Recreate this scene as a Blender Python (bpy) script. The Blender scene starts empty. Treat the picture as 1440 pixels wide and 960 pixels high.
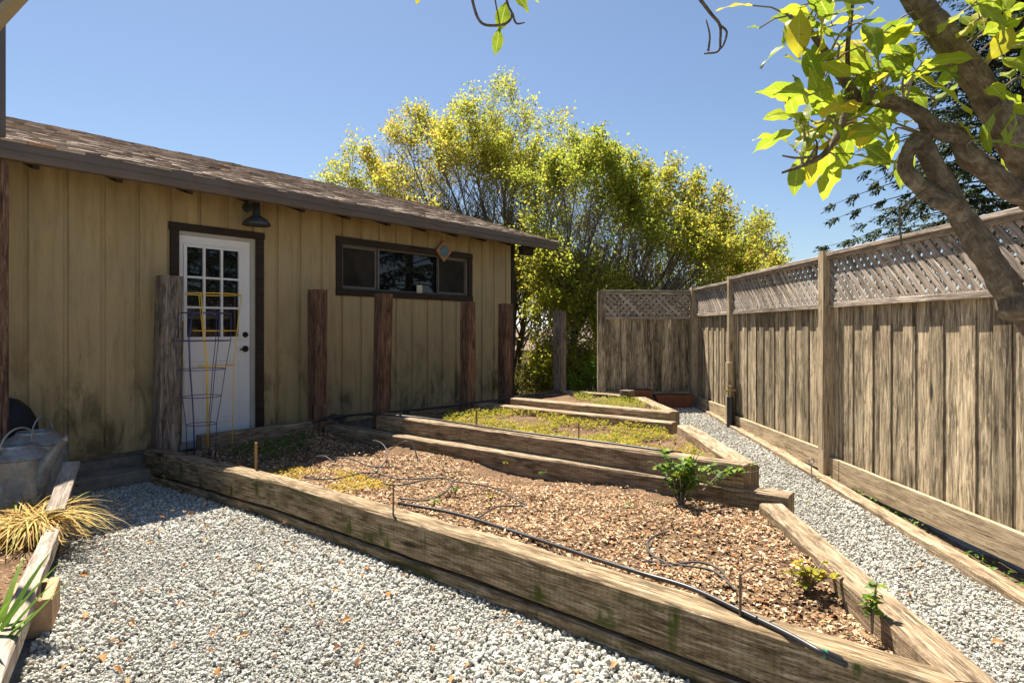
import bpy, math, random
import numpy as np
from mathutils import Vector, Matrix
R = math.radians
random.seed(7); rng = np.random.default_rng(11)
C = bpy.context.scene.collection
scene = bpy.context.scene
EYE = 1.40; F = 878.0; CX = 720.0; HY = 462.0

# ------------------------------------------------------------------ camera, sky, sun, exposure
cam = bpy.data.cameras.new("camera"); camo = bpy.data.objects.new("camera", cam); C.objects.link(camo)
camo.location = (0, 0, EYE); camo.rotation_euler = (R(90), 0, 0)
cam.sensor_width = 36; cam.lens = 36 * F / 1440; cam.shift_y = -18 / 1440
cam.clip_start = 0.05; cam.clip_end = 2000
scene.camera = camo

TO_SUN = Vector((-0.235, 0.43, 1.0)).normalized()
SUN_EL = math.asin(TO_SUN.z); SUN_AZ = math.atan2(TO_SUN.x, TO_SUN.y)
world = bpy.data.worlds.new("World"); scene.world = world; world.use_nodes = True
wn = world.node_tree.nodes; wl = world.node_tree.links
for n in list(wn): wn.remove(n)
sky = wn.new("ShaderNodeTexSky"); sky.sky_type = 'NISHITA'; sky.sun_disc = False
sky.sun_elevation = SUN_EL; sky.sun_rotation = SUN_AZ; sky.altitude = 50; sky.air_density = 1.0; sky.dust_density = 0.6; sky.ozone_density = 3.0
wtc = wn.new("ShaderNodeTexCoord"); wsep = wn.new("ShaderNodeSeparateXYZ"); wl.new(wtc.outputs["Generated"], wsep.inputs[0])
wno = wn.new("ShaderNodeTexNoise"); wno.inputs["Scale"].default_value = 5.0; wno.inputs["Detail"].default_value = 7
wmp = wn.new("ShaderNodeMapping"); wmp.inputs["Scale"].default_value = (1, 1, 3.2); wmp.inputs["Location"].default_value = (0.37, 0.2, 0.1)
wl.new(wtc.outputs["Generated"], wmp.inputs[0]); wl.new(wmp.outputs[0], wno.inputs["Vector"])
wr = wn.new("ShaderNodeValToRGB"); wr.color_ramp.elements[0].position = 0.47; wr.color_ramp.elements[1].position = 0.6
wl.new(wno.outputs[0], wr.inputs[0])
wmr = wn.new("ShaderNodeMapRange"); wmr.inputs["From Min"].default_value = 0.055; wmr.inputs["From Max"].default_value = 0.015
wl.new(wsep.outputs["Z"], wmr.inputs["Value"])
wmu = wn.new("ShaderNodeMath"); wmu.operation = 'MULTIPLY'; wl.new(wr.outputs[0], wmu.inputs[0]); wl.new(wmr.outputs[0], wmu.inputs[1])
wmix = wn.new("ShaderNodeMix"); wmix.data_type = 'RGBA'
wl.new(wmu.outputs[0], wmix.inputs["Factor"]); wl.new(sky.outputs[0], wmix.inputs["A"]); wmix.inputs["B"].default_value = (15, 15.1, 15.3, 1)
wbg = wn.new("ShaderNodeBackground"); wbg.inputs["Strength"].default_value = 0.05
wo = wn.new("ShaderNodeOutputWorld"); wl.new(wmix.outputs["Result"], wbg.inputs[0]); wl.new(wbg.outputs[0], wo.inputs[0])
sun = bpy.data.lights.new("sun", 'SUN'); sun.energy = 5.0; sun.angle = R(0.53); sun.color = (1.0, 0.92, 0.80)
suno = bpy.data.objects.new("sun", sun); C.objects.link(suno)
suno.rotation_euler = TO_SUN.to_track_quat('Z', 'Y').to_euler(); suno.location = (0, 0, 20)
scene.view_settings.view_transform = 'Standard'; scene.view_settings.look = 'None'
scene.view_settings.exposure = 1.46; scene.view_settings.gamma = 1.0; scene.view_settings.use_curve_mapping = False
scene.cycles.max_bounces = 8; scene.cycles.transparent_max_bounces = 8; scene.cycles.caustics_reflective = False; scene.cycles.caustics_refractive = False

# ------------------------------------------------------------------ helpers
def P(px, py, Y):            # a point at depth Y from where it stands in the survey of the photograph
    return Vector(((px - CX) / F * Y, Y, EYE - (py - HY) / F * Y))
def PZ(px, py, z):           # the same for a point on a level z
    Y = (EYE - z) * F / (py - HY)
    return Vector(((px - CX) / F * Y, Y, z))
D = Vector((0.634, 0.7733, 0)); N = Vector((0.7733, -0.634, 0)); W0 = Vector((0.02, 10.36, 0))
def W(s, o, z): return W0 + D * s + N * o + Vector((0, 0, z))     # wall frame of the cottage
def path_z(y): return 0.0 if y < 3.5 else min(0.25, (y - 3.5) / 5.9 * 0.25)
def garden_z(x, y):
    k = min(1.0, max(0.0, (x + 0.6) / 1.6)) if y < 9.0 else 1.0
    return path_z(y) * k

def tag(o, label=None, cat=None, group=None, kind=None):
    if label: o["label"] = label
    if cat: o["category"] = cat
    if group: o["group"] = group
    if kind: o["kind"] = kind
    return o
def thing(name, loc, label, cat, group=None):
    o = bpy.data.objects.new(name, None); C.objects.link(o); o.location = loc; o.empty_display_size = 0.1
    return tag(o, label, cat, group)
def wloc(o):
    v = Vector(o.location)
    while o.parent: o = o.parent; v = v + Vector(o.location)
    return v

class MB:
    def __init__(s): s.v = []; s.f = []; s.uv = []; s.t = []; s.m = []
    def face(s, pts, uvs=None, tone=0.5, mi=0):
        i = len(s.v); s.v += [tuple(p) for p in pts]; s.f.append(tuple(range(i, i + len(pts))))
        s.uv += uvs if uvs else [(p[0] + p[1] * 0.3, p[2]) for p in pts]; s.t.append(tone); s.m.append(mi)
    def sweep(s, path, secs, up=None, tone=None, cap=True, closed=True, uo=None, mi=0, frames=None):
        """secs: one list of (a,b) per path point (or one for all); a sideways, b along up"""
        path = [Vector(p) for p in path]
        if tone is None: tone = random.random()
        if uo is None: uo = random.random() * 50
        vo = random.random() * 20
        if not isinstance(secs[0][0], (tuple, list)): secs = [secs] * len(path)
        k = len(secs[0]); base = len(s.v); L = 0.0; us = []
        per = [0.0]
        for j in range(k):
            a = secs[0][j]; b = secs[0][(j + 1) % k]; per.append(per[-1] + math.hypot(a[0] - b[0], a[1] - b[1]))
        for i, p in enumerate(path):
            if i: L += (p - path[i - 1]).length
            us.append(uo + L)
            t = (path[min(i + 1, len(path) - 1)] - path[max(i - 1, 0)]).normalized()
            u = Vector(up) if up is not None else Vector((0, 0, 1))
            if abs(t.dot(u)) > 0.98: u = Vector((0, 1, 0))
            side = t.cross(u).normalized(); uu = side.cross(t).normalized()
            for a, b in secs[i]: s.v.append(tuple(p + side * a + uu * b))
        for i in range(len(path) - 1):
            for j in range(k if closed else k - 1):
                j2 = (j + 1) % k
                s.f.append((base + i * k + j, base + i * k + j2, base + (i + 1) * k + j2, base + (i + 1) * k + j))
                s.uv += [(us[i], vo + per[j]), (us[i], vo + per[j + 1]), (us[i + 1], vo + per[j + 1]), (us[i + 1], vo + per[j])]
                s.t.append(tone); s.m.append(mi)
        if cap and closed:
            for i, rev in ((0, True), (len(path) - 1, False)):
                ids = [base + i * k + j for j in range(k)]
                if rev: ids = ids[::-1]
                sec = secs[i][::-1] if rev else secs[i]
                s.f.append(tuple(ids)); s.uv += [(us[i] + b * 0.1, vo + a * 3 + 7) for a, b in sec]; s.t.append(tone); s.m.append(mi)
    def beam(s, p0, p1, w, h, up=None, tone=None, bev=0.006, n=1, jit=0.0, mi=0):
        """solid bar, w sideways and h along up, centred on the line p0-p1"""
        p0 = Vector(p0); p1 = Vector(p1)
        def sec():
            x, y, b = w / 2, h / 2, bev
            if b <= 0: q = [(-x, -y), (x, -y), (x, y), (-x, y)]
            else: q = [(-x + b, -y), (x - b, -y), (x, -y + b), (x, y - b), (x - b, y), (-x + b, y), (-x, y - b), (-x, -y + b)]
            return [(a + random.uniform(-jit, jit), c + random.uniform(-jit, jit)) for a, c in q]
        path = [p0.lerp(p1, i / n) for i in range(n + 1)]
        s.sweep(path, [sec() for _ in path], up=up, tone=tone, mi=mi)
    def box(s, c, sx, sy, sz, tone=None, bev=0.0, ax=Vector((1, 0, 0)), mi=0):
        c = Vector(c); s.beam(c - Vector(ax) * sx / 2, c + Vector(ax) * sx / 2, sy, sz, tone=tone, bev=bev, mi=mi)
    def wbox(s, s0, s1, o0, o1, z0, z1, tone=None, bev=0.0, mi=0):
        a = W(s0, (o0 + o1) / 2, (z0 + z1) / 2); b = W(s1, (o0 + o1) / 2, (z0 + z1) / 2)
        s.beam(a, b, o1 - o0, z1 - z0, tone=tone, bev=bev, mi=mi)
    def tube(s, path, r, n=8, tone=None, cap=True, mi=0):
        path = [Vector(p) for p in path]
        if not isinstance(r, (list, tuple)): r = [r] * len(path)
        secs = [[(math.cos(2 * math.pi * j / n) * q, math.sin(2 * math.pi * j / n) * q) for j in range(n)] for q in r]
        # parallel-transport frame
        if tone is None: tone = random.random()
        base = len(s.v); L = 0; uo = random.random() * 9
        t0 = (path[1] - path[0]).normalized()
        side = t0.orthogonal().normalized(); us = []
        for i, p in enumerate(path):
            if i: L += (p - path[i - 1]).length
            us.append(uo + L)
            t = (path[min(i + 1, len(path) - 1)] - path[max(i - 1, 0)])
            if t.length < 1e-9: t = t0
            t = t.normalized(); side = (side - t * side.dot(t))
            side = side.normalized() if side.length > 1e-6 else t.orthogonal().normalized()
            up = t.cross(side)
            for a, b in secs[i]: s.v.append(tuple(p + side * a + up * b))
        for i in range(len(path) - 1):
            for j in range(n):
                j2 = (j + 1) % n
                s.f.append((base + i * n + j, base + i * n + j2, base + (i + 1) * n + j2, base + (i + 1) * n + j))
                v0 = j / n * 6.28 * r[0]; v1 = (j + 1) / n * 6.28 * r[0]
                s.uv += [(us[i], v0), (us[i], v1), (us[i + 1], v1), (us[i + 1], v0)]; s.t.append(tone); s.m.append(mi)
        if cap:
            s.f.append(tuple(base + j for j in range(n))[::-1]); s.uv += [(0, 0)] * n; s.t.append(tone); s.m.append(mi)
            s.f.append(tuple(base + (len(path) - 1) * n + j for j in range(n))); s.uv += [(0, 0)] * n; s.t.append(tone); s.m.append(mi)
    def lathe(s, c, prof, n=24, sx=1.0, sy=1.0, tone=0.5, mi=0, ang=0.0):
        c = Vector(c); base = len(s.v)
        for r, z in prof:
            for j in range(n):
                a = 2 * math.pi * j / n; x = math.cos(a) * r * sx; y = math.sin(a) * r * sy
                s.v.append((c.x + x * math.cos(ang) - y * math.sin(ang), c.y + x * math.sin(ang) + y * math.cos(ang), c.z + z))
        for i in range(len(prof) - 1):
            for j in range(n):
                j2 = (j + 1) % n
                s.f.append((base + i * n + j, base + i * n + j2, base + (i + 1) * n + j2, base + (i + 1) * n + j))
                s.uv += [(j / n, prof[i][1]), ((j + 1) / n, prof[i][1]), ((j + 1) / n, prof[i + 1][1]), (j / n, prof[i + 1][1])]
                s.t.append(tone); s.m.append(mi)
    def build(s, name, mats, parent=None, loc=None, smooth=False):
        V = np.array(s.v, dtype=np.float64)
        if parent is not None:
            if loc is None: loc = wloc(parent)
            off = np.array(loc)
        else:
            if loc is None: loc = (V[:, 0].mean(), V[:, 1].mean(), V[:, 2].min())
            off = np.array(loc)
        me = bpy.data.meshes.new(name)
        me.from_pydata((V - off).tolist(), [], s.f)
        uvl = me.uv_layers.new(name="UVMap"); uvl.data.foreach_set("uv", np.array(s.uv, dtype=np.float32).ravel())
        at = me.attributes.new("tone", 'FLOAT', 'FACE'); at.data.foreach_set("value", np.array(s.t, dtype=np.float32))
        if not isinstance(mats, (list, tuple)): mats = [mats]
        for m in mats: me.materials.append(m)
        if len(mats) > 1: me.polygons.foreach_set("material_index", np.array(s.m, dtype=np.int32))
        if smooth: me.polygons.foreach_set("use_smooth", np.ones(len(s.f), dtype=bool))
        me.update()
        o = bpy.data.objects.new(name, me); C.objects.link(o)
        if parent is not None:
            o.parent = parent
            o.location = Vector(loc) - wloc(parent)
        else: o.location = loc
        return o

def np_mesh(name, V, Fc, tone, mat, parent=None, smooth=False, loc=(0, 0, 0), blade=None):
    """V (n,3), Fc (m,k) equal-size faces, tone per face"""
    me = bpy.data.meshes.new(name); off = np.array(wloc(parent) if parent is not None else loc)
    V = V - off; k = Fc.shape[1]
    me.vertices.add(len(V)); me.vertices.foreach_set("co", V.astype(np.float32).ravel())
    me.loops.add(Fc.size); me.loops.foreach_set("vertex_index", Fc.astype(np.int32).ravel())
    me.polygons.add(len(Fc)); me.polygons.foreach_set("loop_start", np.arange(0, Fc.size, k, dtype=np.int32))
    me.update(calc_edges=True)
    at = me.attributes.new("tone", 'FLOAT', 'FACE'); at.data.foreach_set("value", tone.astype(np.float32))
    if blade is not None:
        ab = me.attributes.new('blade', 'FLOAT_VECTOR', 'POINT'); ab.data.foreach_set('vector', np.asarray(blade, dtype=np.float32).ravel())
    if smooth: me.polygons.foreach_set("use_smooth", np.ones(len(Fc), dtype=bool))
    else: me.polygons.foreach_set("use_smooth", np.zeros(len(Fc), dtype=bool))
    me.materials.append(mat); me.update()
    o = bpy.data.objects.new(name, me); C.objects.link(o)
    if parent is not None: o.parent = parent
    else: o.location = loc
    return o

def rand_rot(n):
    q = rng.normal(size=(n, 4)); q /= np.linalg.norm(q, axis=1)[:, None]; w, x, y, z = q.T
    return np.stack([np.stack([1 - 2 * (y * y + z * z), 2 * (x * y - z * w), 2 * (x * z + y * w)], -1),
                     np.stack([2 * (x * y + z * w), 1 - 2 * (x * x + z * z), 2 * (y * z - x * w)], -1),
                     np.stack([2 * (x * z - y * w), 2 * (y * z + x * w), 1 - 2 * (x * x + y * y)], -1)], 1)
def leaf_frames(dirs, nrm):
    d = dirs / np.linalg.norm(dirs, axis=1)[:, None]
    s = np.cross(d, nrm); s /= (np.linalg.norm(s, axis=1)[:, None] + 1e-9); u = np.cross(s, d)
    return d, s, u
def leaves_np(pos, dirs, nrm, length, width, droop=0.15, fold=0.12):
    """each leaf: 2 bent quads x 2 halves = pointed blade with a fold along the midrib"""
    d, s, u = leaf_frames(dirs, nrm); L = length[:, None]; Wd = width[:, None]
    p0 = pos; p1 = pos + d * L * 0.5; p2 = pos + d * L - u * L * droop
    a = pos + d * L * 0.42 + s * Wd * 0.5 + u * Wd * fold; b = pos + d * L * 0.42 - s * Wd * 0.5 + u * Wd * fold
    V = np.stack([p0, a, p2, b, p1], 1).reshape(-1, 3); n = len(pos); i = np.arange(n)[:, None] * 5
    Fc = np.concatenate([np.concatenate([i, i + 1, i + 2, i + 4], 1)[:, None], np.concatenate([i, i + 4, i + 2, i + 3], 1)[:, None]], 1).reshape(-1, 4)
    return V, Fc
def in_poly(x, y, poly):
    inside = np.zeros(len(x), bool); n = len(poly)
    for i in range(n):
        x0, y0 = poly[i][0], poly[i][1]; x1, y1 = poly[(i + 1) % n][0], poly[(i + 1) % n][1]
        c = ((y0 > y) != (y1 > y)); inside ^= c & (x < (x1 - x0) * (y - y0) / ((y1 - y0) if y1 != y0 else 1e-9) + x0)
    return inside
def crv(pts, n=8):
    """Catmull-Rom through pts"""
    pts = [Vector(p) for p in pts]; q = [pts[0] * 2 - pts[1]] + pts + [pts[-1] * 2 - pts[-2]]; out = []
    for i in range(1, len(q) - 2):
        for j in range(n):
            t = j / n; a, b, c, d = q[i - 1], q[i], q[i + 1], q[i + 2]
            out.append(0.5 * ((2 * b) + (c - a) * t + (2 * a - 5 * b + 4 * c - d) * t * t + (3 * b - a - 3 * c + d) * t ** 3))
    out.append(pts[-1]); return out

# ------------------------------------------------------------------ materials
class G:
    def __init__(s, name):
        s.m = bpy.data.materials.new(name); s.m.use_nodes = True; s.n = s.m.node_tree.nodes; s.l = s.m.node_tree.links
        s.b = s.n["Principled BSDF"]; s.out = s.n["Material Output"]
    def a(s, t, ins=None, **kw):
        n = s.n.new(t)
        for k, v in kw.items(): setattr(n, k, v)
        for k, v in (ins or {}).items():
            if isinstance(v, bpy.types.NodeSocket): s.l.new(v, n.inputs[k])
            else: n.inputs[k].default_value = v
        return n
    def noise(s, vec, scale=5, detail=4, rough=0.55, dist=0.0):
        return s.a("ShaderNodeTexNoise", {"Vector": vec, "Scale": scale, "Detail": detail, "Roughness": rough, "Distortion": dist}).outputs["Fac"]
    def ramp(s, fac, stops):
        n = s.a("ShaderNodeValToRGB", {"Fac": fac}); e = n.color_ramp.elements
        while len(e) < len(stops): e.new(0.5)
        for el, (p, c) in zip(e, stops): el.position = p; el.color = tuple(c) + (1,) if len(c) == 3 else c
        return n.outputs["Color"]
    def mix(s, f, a, b, mode='MIX'):
        n = s.a("ShaderNodeMix", data_type='RGBA', blend_type=mode)
        for k, v in (("Factor", f), ("A", a), ("B", b)):
            if isinstance(v, bpy.types.NodeSocket): s.l.new(v, n.inputs[k])
            else: n.inputs[k].default_value = (v if k == "Factor" else (tuple(v) + (1,) if len(v) == 3 else v))
        return n.outputs["Result"]
    def math(s, op, a, b=0.5, clamp=False):
        n = s.n.new("ShaderNodeMath"); n.operation = op; n.use_clamp = clamp
        for i, v in enumerate((a, b)):
            if isinstance(v, bpy.types.NodeSocket): s.l.new(v, n.inputs[i])
            else: n.inputs[i].default_value = v
        return n.outputs[0]
    def rng(s, v, a, b, c=0.0, d=1.0):
        return s.a("ShaderNodeMapRange", {"Value": v, "From Min": a, "From Max": b, "To Min": c, "To Max": d}).outputs[0]
    def mapv(s, vec, sc, loc=(0, 0, 0)):
        return s.a("ShaderNodeMapping", {"Vector": vec, "Scale": sc, "Location": loc}).outputs[0]
    def tone(s): return s.a("ShaderNodeAttribute", attribute_name="tone").outputs["Fac"]
    def set(s, **kw):
        for k, v in kw.items():
            k = {"color": "Base Color", "rough": "Roughness", "metal": "Metallic", "spec": "Specular IOR Level", "normal": "Normal"}[k]
            if isinstance(v, bpy.types.NodeSocket): s.l.new(v, s.b.inputs[k])
            else: s.b.inputs[k].default_value = v if not isinstance(v, tuple) or len(v) == 4 else v + (1,)
    def bump(s, h, strength=0.3, dist=0.01):
        n = s.a("ShaderNodeBump", {"Height": h, "Strength": strength, "Distance": dist}); s.l.new(n.outputs[0], s.b.inputs["Normal"])

def wood(name, dark, mid, light, su=1.3, sv=42, tv=0.5, moss=0.0, bump=0.5, blot=0.5, knots=True, drips=0.0, rough=0.85, streak=0.0, grime=0.55):
    g = G(name); uv = g.a("ShaderNodeTexCoord").outputs["UV"]; t = g.tone()
    off = g.a("ShaderNodeCombineXYZ", {"X": g.math('MULTIPLY', t, 91.0), "Y": g.math('MULTIPLY', t, 53.0)}).outputs[0]
    v = g.a("ShaderNodeVectorMath", {0: uv, 1: off}, operation='ADD').outputs[0]
    fine = g.noise(g.mapv(v, (su * 2.2, sv * 2.4, 1)), 1, 5, 0.65, 0.4)
    broad = g.noise(g.mapv(v, (su, sv * 0.55, 1)), 1, 5, 0.6, 0.8)
    gr = g.math('ADD', g.math('MULTIPLY', fine, 0.5), g.math('MULTIPLY', broad, 0.5))
    col = g.ramp(gr, [(0.34, dark), (0.5, mid), (0.66, light)])
    cracks = g.noise(g.mapv(v, (su * 1.1, sv * 1.6, 1), (3, 9, 0)), 1, 2, 0.5, 0.3)
    cm = g.rng(cracks, 0.30, 0.36, 1.0, 0.0)
    col = g.mix(g.math('MULTIPLY', cm, 0.75), col, tuple(c * 0.25 for c in dark))
    if blot:
        b = g.noise(g.mapv(v, (1.7, 5.5, 1)), 1, 4, 0.6, 0.5)
        col = g.mix(g.math('MULTIPLY', g.rng(b, 0.45, 0.72), blot), col, tuple(c * 0.55 for c in dark))
    if streak:
        b = g.noise(g.mapv(v, (0.9, 14, 1)), 1, 4, 0.6, 0.2)
        col = g.mix(g.math('MULTIPLY', g.rng(b, 0.47, 0.66), streak), col, tuple(c * 0.42 for c in dark))
    if grime:
        b = g.noise(g.mapv(v, (4.5, 17, 1), (2, 5, 0)), 1, 9, 0.78, 0.5)
        col = g.mix(g.math('MULTIPLY', g.rng(b, 0.49, 0.60), grime), col, tuple(c * 0.5 for c in dark))
        b = g.noise(g.mapv(v, (5.5, 70, 1), (7, 1, 0)), 1, 6, 0.7, 0.3)
        col = g.mix(g.math('MULTIPLY', g.rng(b, 0.52, 0.64), grime * 0.8), col, tuple(min(1, c * 1.3) for c in light))
    if knots:
        vo = g.a("ShaderNodeTexVoronoi", {"Vector": g.mapv(v, (1.3, 5.5, 1)), "Scale": 1.0, "Randomness": 1.0}).outputs["Distance"]
        col = g.mix(g.rng(vo, 0.13, 0.05), col, tuple(c * 0.4 for c in dark))
    val = g.a("ShaderNodeHueSaturation", {"Color": col, "Value": g.math('ADD', g.math('MULTIPLY', t, tv), 1.0 - tv / 2)}).outputs[0]
    col = val
    if moss:
        geo = g.a("ShaderNodeNewGeometry"); nz = g.a("ShaderNodeSeparateXYZ", {0: geo.outputs["Normal"]}).outputs["Z"]
        side = g.rng(g.math('ABSOLUTE', nz), 0.75, 0.4)
        mn = g.noise(g.mapv(v, (2.1, 7, 1), (5, 2, 0)), 1, 6, 0.65, 0.6)
        mm = g.math('MULTIPLY', g.math('MULTIPLY', g.rng(mn, 0.50, 0.68), side), moss)
        col = g.mix(mm, col, (0.035, 0.04, 0.008))
        dn = g.noise(g.mapv(v, (9.0, 3.0, 1), (1, 6, 0)), 1, 3, 0.5, 0.3)
        dm = g.math('MULTIPLY', g.math('MULTIPLY', g.rng(dn, 0.60, 0.68), side), moss * 1.1, True)
        col = g.mix(dm, col, (0.05, 0.07, 0.006))
        dots = g.a("ShaderNodeTexVoronoi", {"Vector": g.mapv(uv, (34, 60, 1)), "Scale": 1.0, "Randomness": 0.15}).outputs["Distance"]
        dk = g.math('MULTIPLY', g.rng(dots, 0.30, 0.16), side)
        col = g.mix(g.math('MULTIPLY', dk, 0.35), col, tuple(c * 0.3 for c in dark))
    g.set(color=col, rough=rough, spec=0.2)
    g.bump(g.math('SUBTRACT', gr, g.math('MULTIPLY', cm, 0.3)), bump, 0.012)
    return g.m

M = {}
M['timber'] = wood("weathered_timber", (0.10, 0.066, 0.035), (0.27, 0.19, 0.105), (0.50, 0.40, 0.27), su=2.8, sv=42, moss=0.85, bump=0.8, tv=0.2, blot=0.45, grime=0.7)
M['timber_dry'] = wood("dry_timber", (0.11, 0.075, 0.045), (0.29, 0.21, 0.13), (0.52, 0.41, 0.28), su=2.8, sv=42, moss=0.25, bump=0.8, tv=0.25, blot=0.4, grime=0.65)
M['fence'] = wood("fence_board", (0.115, 0.086, 0.055), (0.43, 0.335, 0.21), (0.68, 0.56, 0.38), su=2.4, sv=44, tv=0.75, blot=0.6, streak=0.85, bump=0.3, grime=0.7)
M['fence_clean'] = wood("fence_rail", (0.19, 0.14, 0.085), (0.42, 0.325, 0.205), (0.60, 0.48, 0.32), su=2.2, sv=38, tv=0.25, blot=0.35, bump=0.4, grime=0.5)
M['lattice'] = wood("lattice_strip", (0.14, 0.11, 0.085), (0.36, 0.295, 0.235), (0.60, 0.52, 0.44), sv=50, tv=0.5, blot=0.4, knots=False, bump=0.4, grime=0.6)
M['post_red'] = wood("redwood_post", (0.05, 0.027, 0.018), (0.15, 0.083, 0.053), (0.29, 0.175, 0.115), sv=36, tv=0.3, blot=0.55, bump=0.6, grime=0.7)
M['post_grey'] = wood("grey_post", (0.065, 0.05, 0.038), (0.19, 0.15, 0.118), (0.38, 0.31, 0.25), sv=36, tv=0.2, blot=0.5, bump=0.7, grime=0.7)
M['plank'] = wood("grey_plank", (0.15, 0.12, 0.095), (0.33, 0.27, 0.22), (0.50, 0.42, 0.345), sv=40, tv=0.1, blot=0.35, bump=0.6, grime=0.6)
M['brown_trim'] = wood("brown_painted_trim", (0.022, 0.014, 0.010), (0.036, 0.024, 0.017), (0.055, 0.038, 0.027), sv=20, tv=0.1, blot=0.2, knots=False, bump=0.15, rough=0.6, grime=0.2)
M['stake'] = wood("stake_wood", (0.2, 0.11, 0.05), (0.34, 0.2, 0.09), (0.45, 0.29, 0.14), sv=60, tv=0.2, blot=0.1, knots=False, grime=0.2)

def siding():
    g = G("tan_siding"); tc = g.a("ShaderNodeTexCoord"); uv = tc.outputs["UV"]; t = g.tone()
    gp = g.a("ShaderNodeNewGeometry").outputs["Position"]; z = g.a("ShaderNodeSeparateXYZ", {0: gp}).outputs["Z"]
    v = g.a("ShaderNodeVectorMath", {0: uv, 1: g.a("ShaderNodeCombineXYZ", {"X": g.math('MULTIPLY', t, 31.0), "Y": g.math('MULTIPLY', t, 77.0)}).outputs[0]}, operation='ADD').outputs[0]
    gr = g.noise(g.mapv(v, (4, 160, 1)), 1, 3, 0.6, 0.2)
    pl = g.noise(gp, 2.2, 4, 0.6)
    col = g.ramp(gr, [(0.3, (0.38, 0.275, 0.13)), (0.7, (0.49, 0.365, 0.185))])
    col = g.mix(g.rng(pl, 0.35, 0.7), col, (0.40, 0.31, 0.17))
    d1 = g.noise(g.mapv(gp, (5, 5, 2.0)), 1, 7, 0.7, 0.6)
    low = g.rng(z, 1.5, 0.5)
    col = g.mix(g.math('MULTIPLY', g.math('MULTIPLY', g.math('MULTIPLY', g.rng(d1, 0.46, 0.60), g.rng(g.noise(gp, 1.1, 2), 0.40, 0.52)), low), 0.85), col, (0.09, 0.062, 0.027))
    d3 = g.noise(g.mapv(gp, (3, 3, 0.8), (4, 4, 1)), 1, 4, 0.6)
    col = g.mix(g.math('MULTIPLY', g.rng(d3, 0.5, 0.75), 0.35), col, (0.2, 0.145, 0.065))
    d5 = g.noise(g.mapv(gp, (14, 14, 1.1), (2, 8, 1)), 1, 8, 0.75, 0.4)
    col = g.mix(g.math('MULTIPLY', g.rng(d5, 0.5, 0.66), 0.35), col, (0.13, 0.095, 0.045))
    d6 = g.noise(g.mapv(gp, (40, 40, 28), (2, 8, 1)), 1, 3, 0.6, 0.2)
    col = g.mix(g.math('MULTIPLY', g.rng(d6, 0.66, 0.72), 0.45), col, (0.16, 0.12, 0.06))
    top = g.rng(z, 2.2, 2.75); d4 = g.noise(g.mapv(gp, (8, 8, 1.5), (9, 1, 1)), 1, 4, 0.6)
    col = g.mix(g.math('MULTIPLY', g.math('MULTIPLY', top, g.rng(d4, 0.25, 0.6)), 0.6), col, (0.19, 0.12, 0.05))  # eave shade painted into the colour, browner towards the wall top, mottled
    g.set(color=col, rough=0.75, spec=0.25); g.bump(gr, 0.18, 0.006); return g.m
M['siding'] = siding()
def plain(name, col, rough=0.6, metal=0.0, spec=0.4, var=0.15, scale=6, bump=0.05):
    g = G(name); tc = g.a("ShaderNodeTexCoord").outputs["Object"]
    n = g.noise(tc, scale, 5, 0.6); c = g.ramp(n, [(0.3, tuple(x * (1 - var) for x in col)), (0.7, tuple(min(1, x * (1 + var)) for x in col))])
    g.set(color=c, rough=rough, metal=metal, spec=spec)
    if bump: g.bump(g.noise(tc, scale * 9, 3), bump, 0.004)
    return g.m
M['gutter'] = plain("brown_gutter_metal", (0.125, 0.10, 0.09), 0.45, 0, 0.4, 0.15, 3, 0.04)
M['dark_wood'] = plain("dark_rafter", (0.04, 0.03, 0.022), 0.8, 0, 0.2, 0.25)
M['white'] = plain("white_door_paint", (0.74, 0.73, 0.71), 0.4, 0, 0.4, 0.03, 4, 0.02)
M['jamb'] = plain("grey_jamb", (0.42, 0.40, 0.36), 0.6, 0, 0.3, 0.1)
M['bronze'] = plain("dark_bronze", (0.03, 0.026, 0.022), 0.35, 0.8, 0.5, 0.2)
M['lampmetal'] = plain("weathered_zinc", (0.075, 0.078, 0.078), 0.5, 0.4, 0.4, 0.25)
M['sash'] = plain("window_aluminium", (0.16, 0.14, 0.125), 0.5, 0.3, 0.4, 0.15)
M['black_rubber'] = plain("black_tubing", (0.022, 0.022, 0.024), 0.42, 0, 0.5, 0.2, 20, 0.05)
M['drip'] = plain("dusty_drip_tubing", (0.05, 0.045, 0.042), 0.6, 0, 0.4, 0.3, 30, 0.05)
M['cover'] = plain("black_cover_cloth", (0.012, 0.013, 0.016), 0.55, 0, 0.4, 0.3, 8, 0.3)
M['purple_wire'] = plain("purple_coated_wire", (0.045, 0.038, 0.13), 0.4, 0, 0.5, 0.1)
M['yellow_wire'] = plain("yellow_coated_wire", (0.75, 0.46, 0.03), 0.35, 0, 0.5, 0.1)
M['bamboo'] = plain("bamboo", (0.2, 0.14, 0.06), 0.6, 0, 0.3, 0.3, 14)
M['concrete'] = plain("concrete", (0.22, 0.185, 0.145), 0.9, 0, 0.2, 0.35, 7, 0.5)
M['block'] = plain("tan_concrete_block", (0.42, 0.27, 0.16), 0.95, 0, 0.15, 0.22, 14, 0.6)
M['terracotta'] = plain("terracotta", (0.17, 0.07, 0.04), 0.85, 0, 0.2, 0.3, 9, 0.2)
M['brass'] = plain("brass", (0.45, 0.35, 0.18), 0.4, 0.8, 0.5, 0.2)
M['green_band'] = plain("green_band", (0.03, 0.25, 0.15), 0.5)
M['rust'] = plain("rusty_rod", (0.16, 0.11, 0.075), 0.8, 0.2, 0.3, 0.3, 30)
M['copper'] = plain("copper_plaque", (0.42, 0.21, 0.09), 0.5, 0.3, 0.4, 0.35, 25, 0.3)
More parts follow.
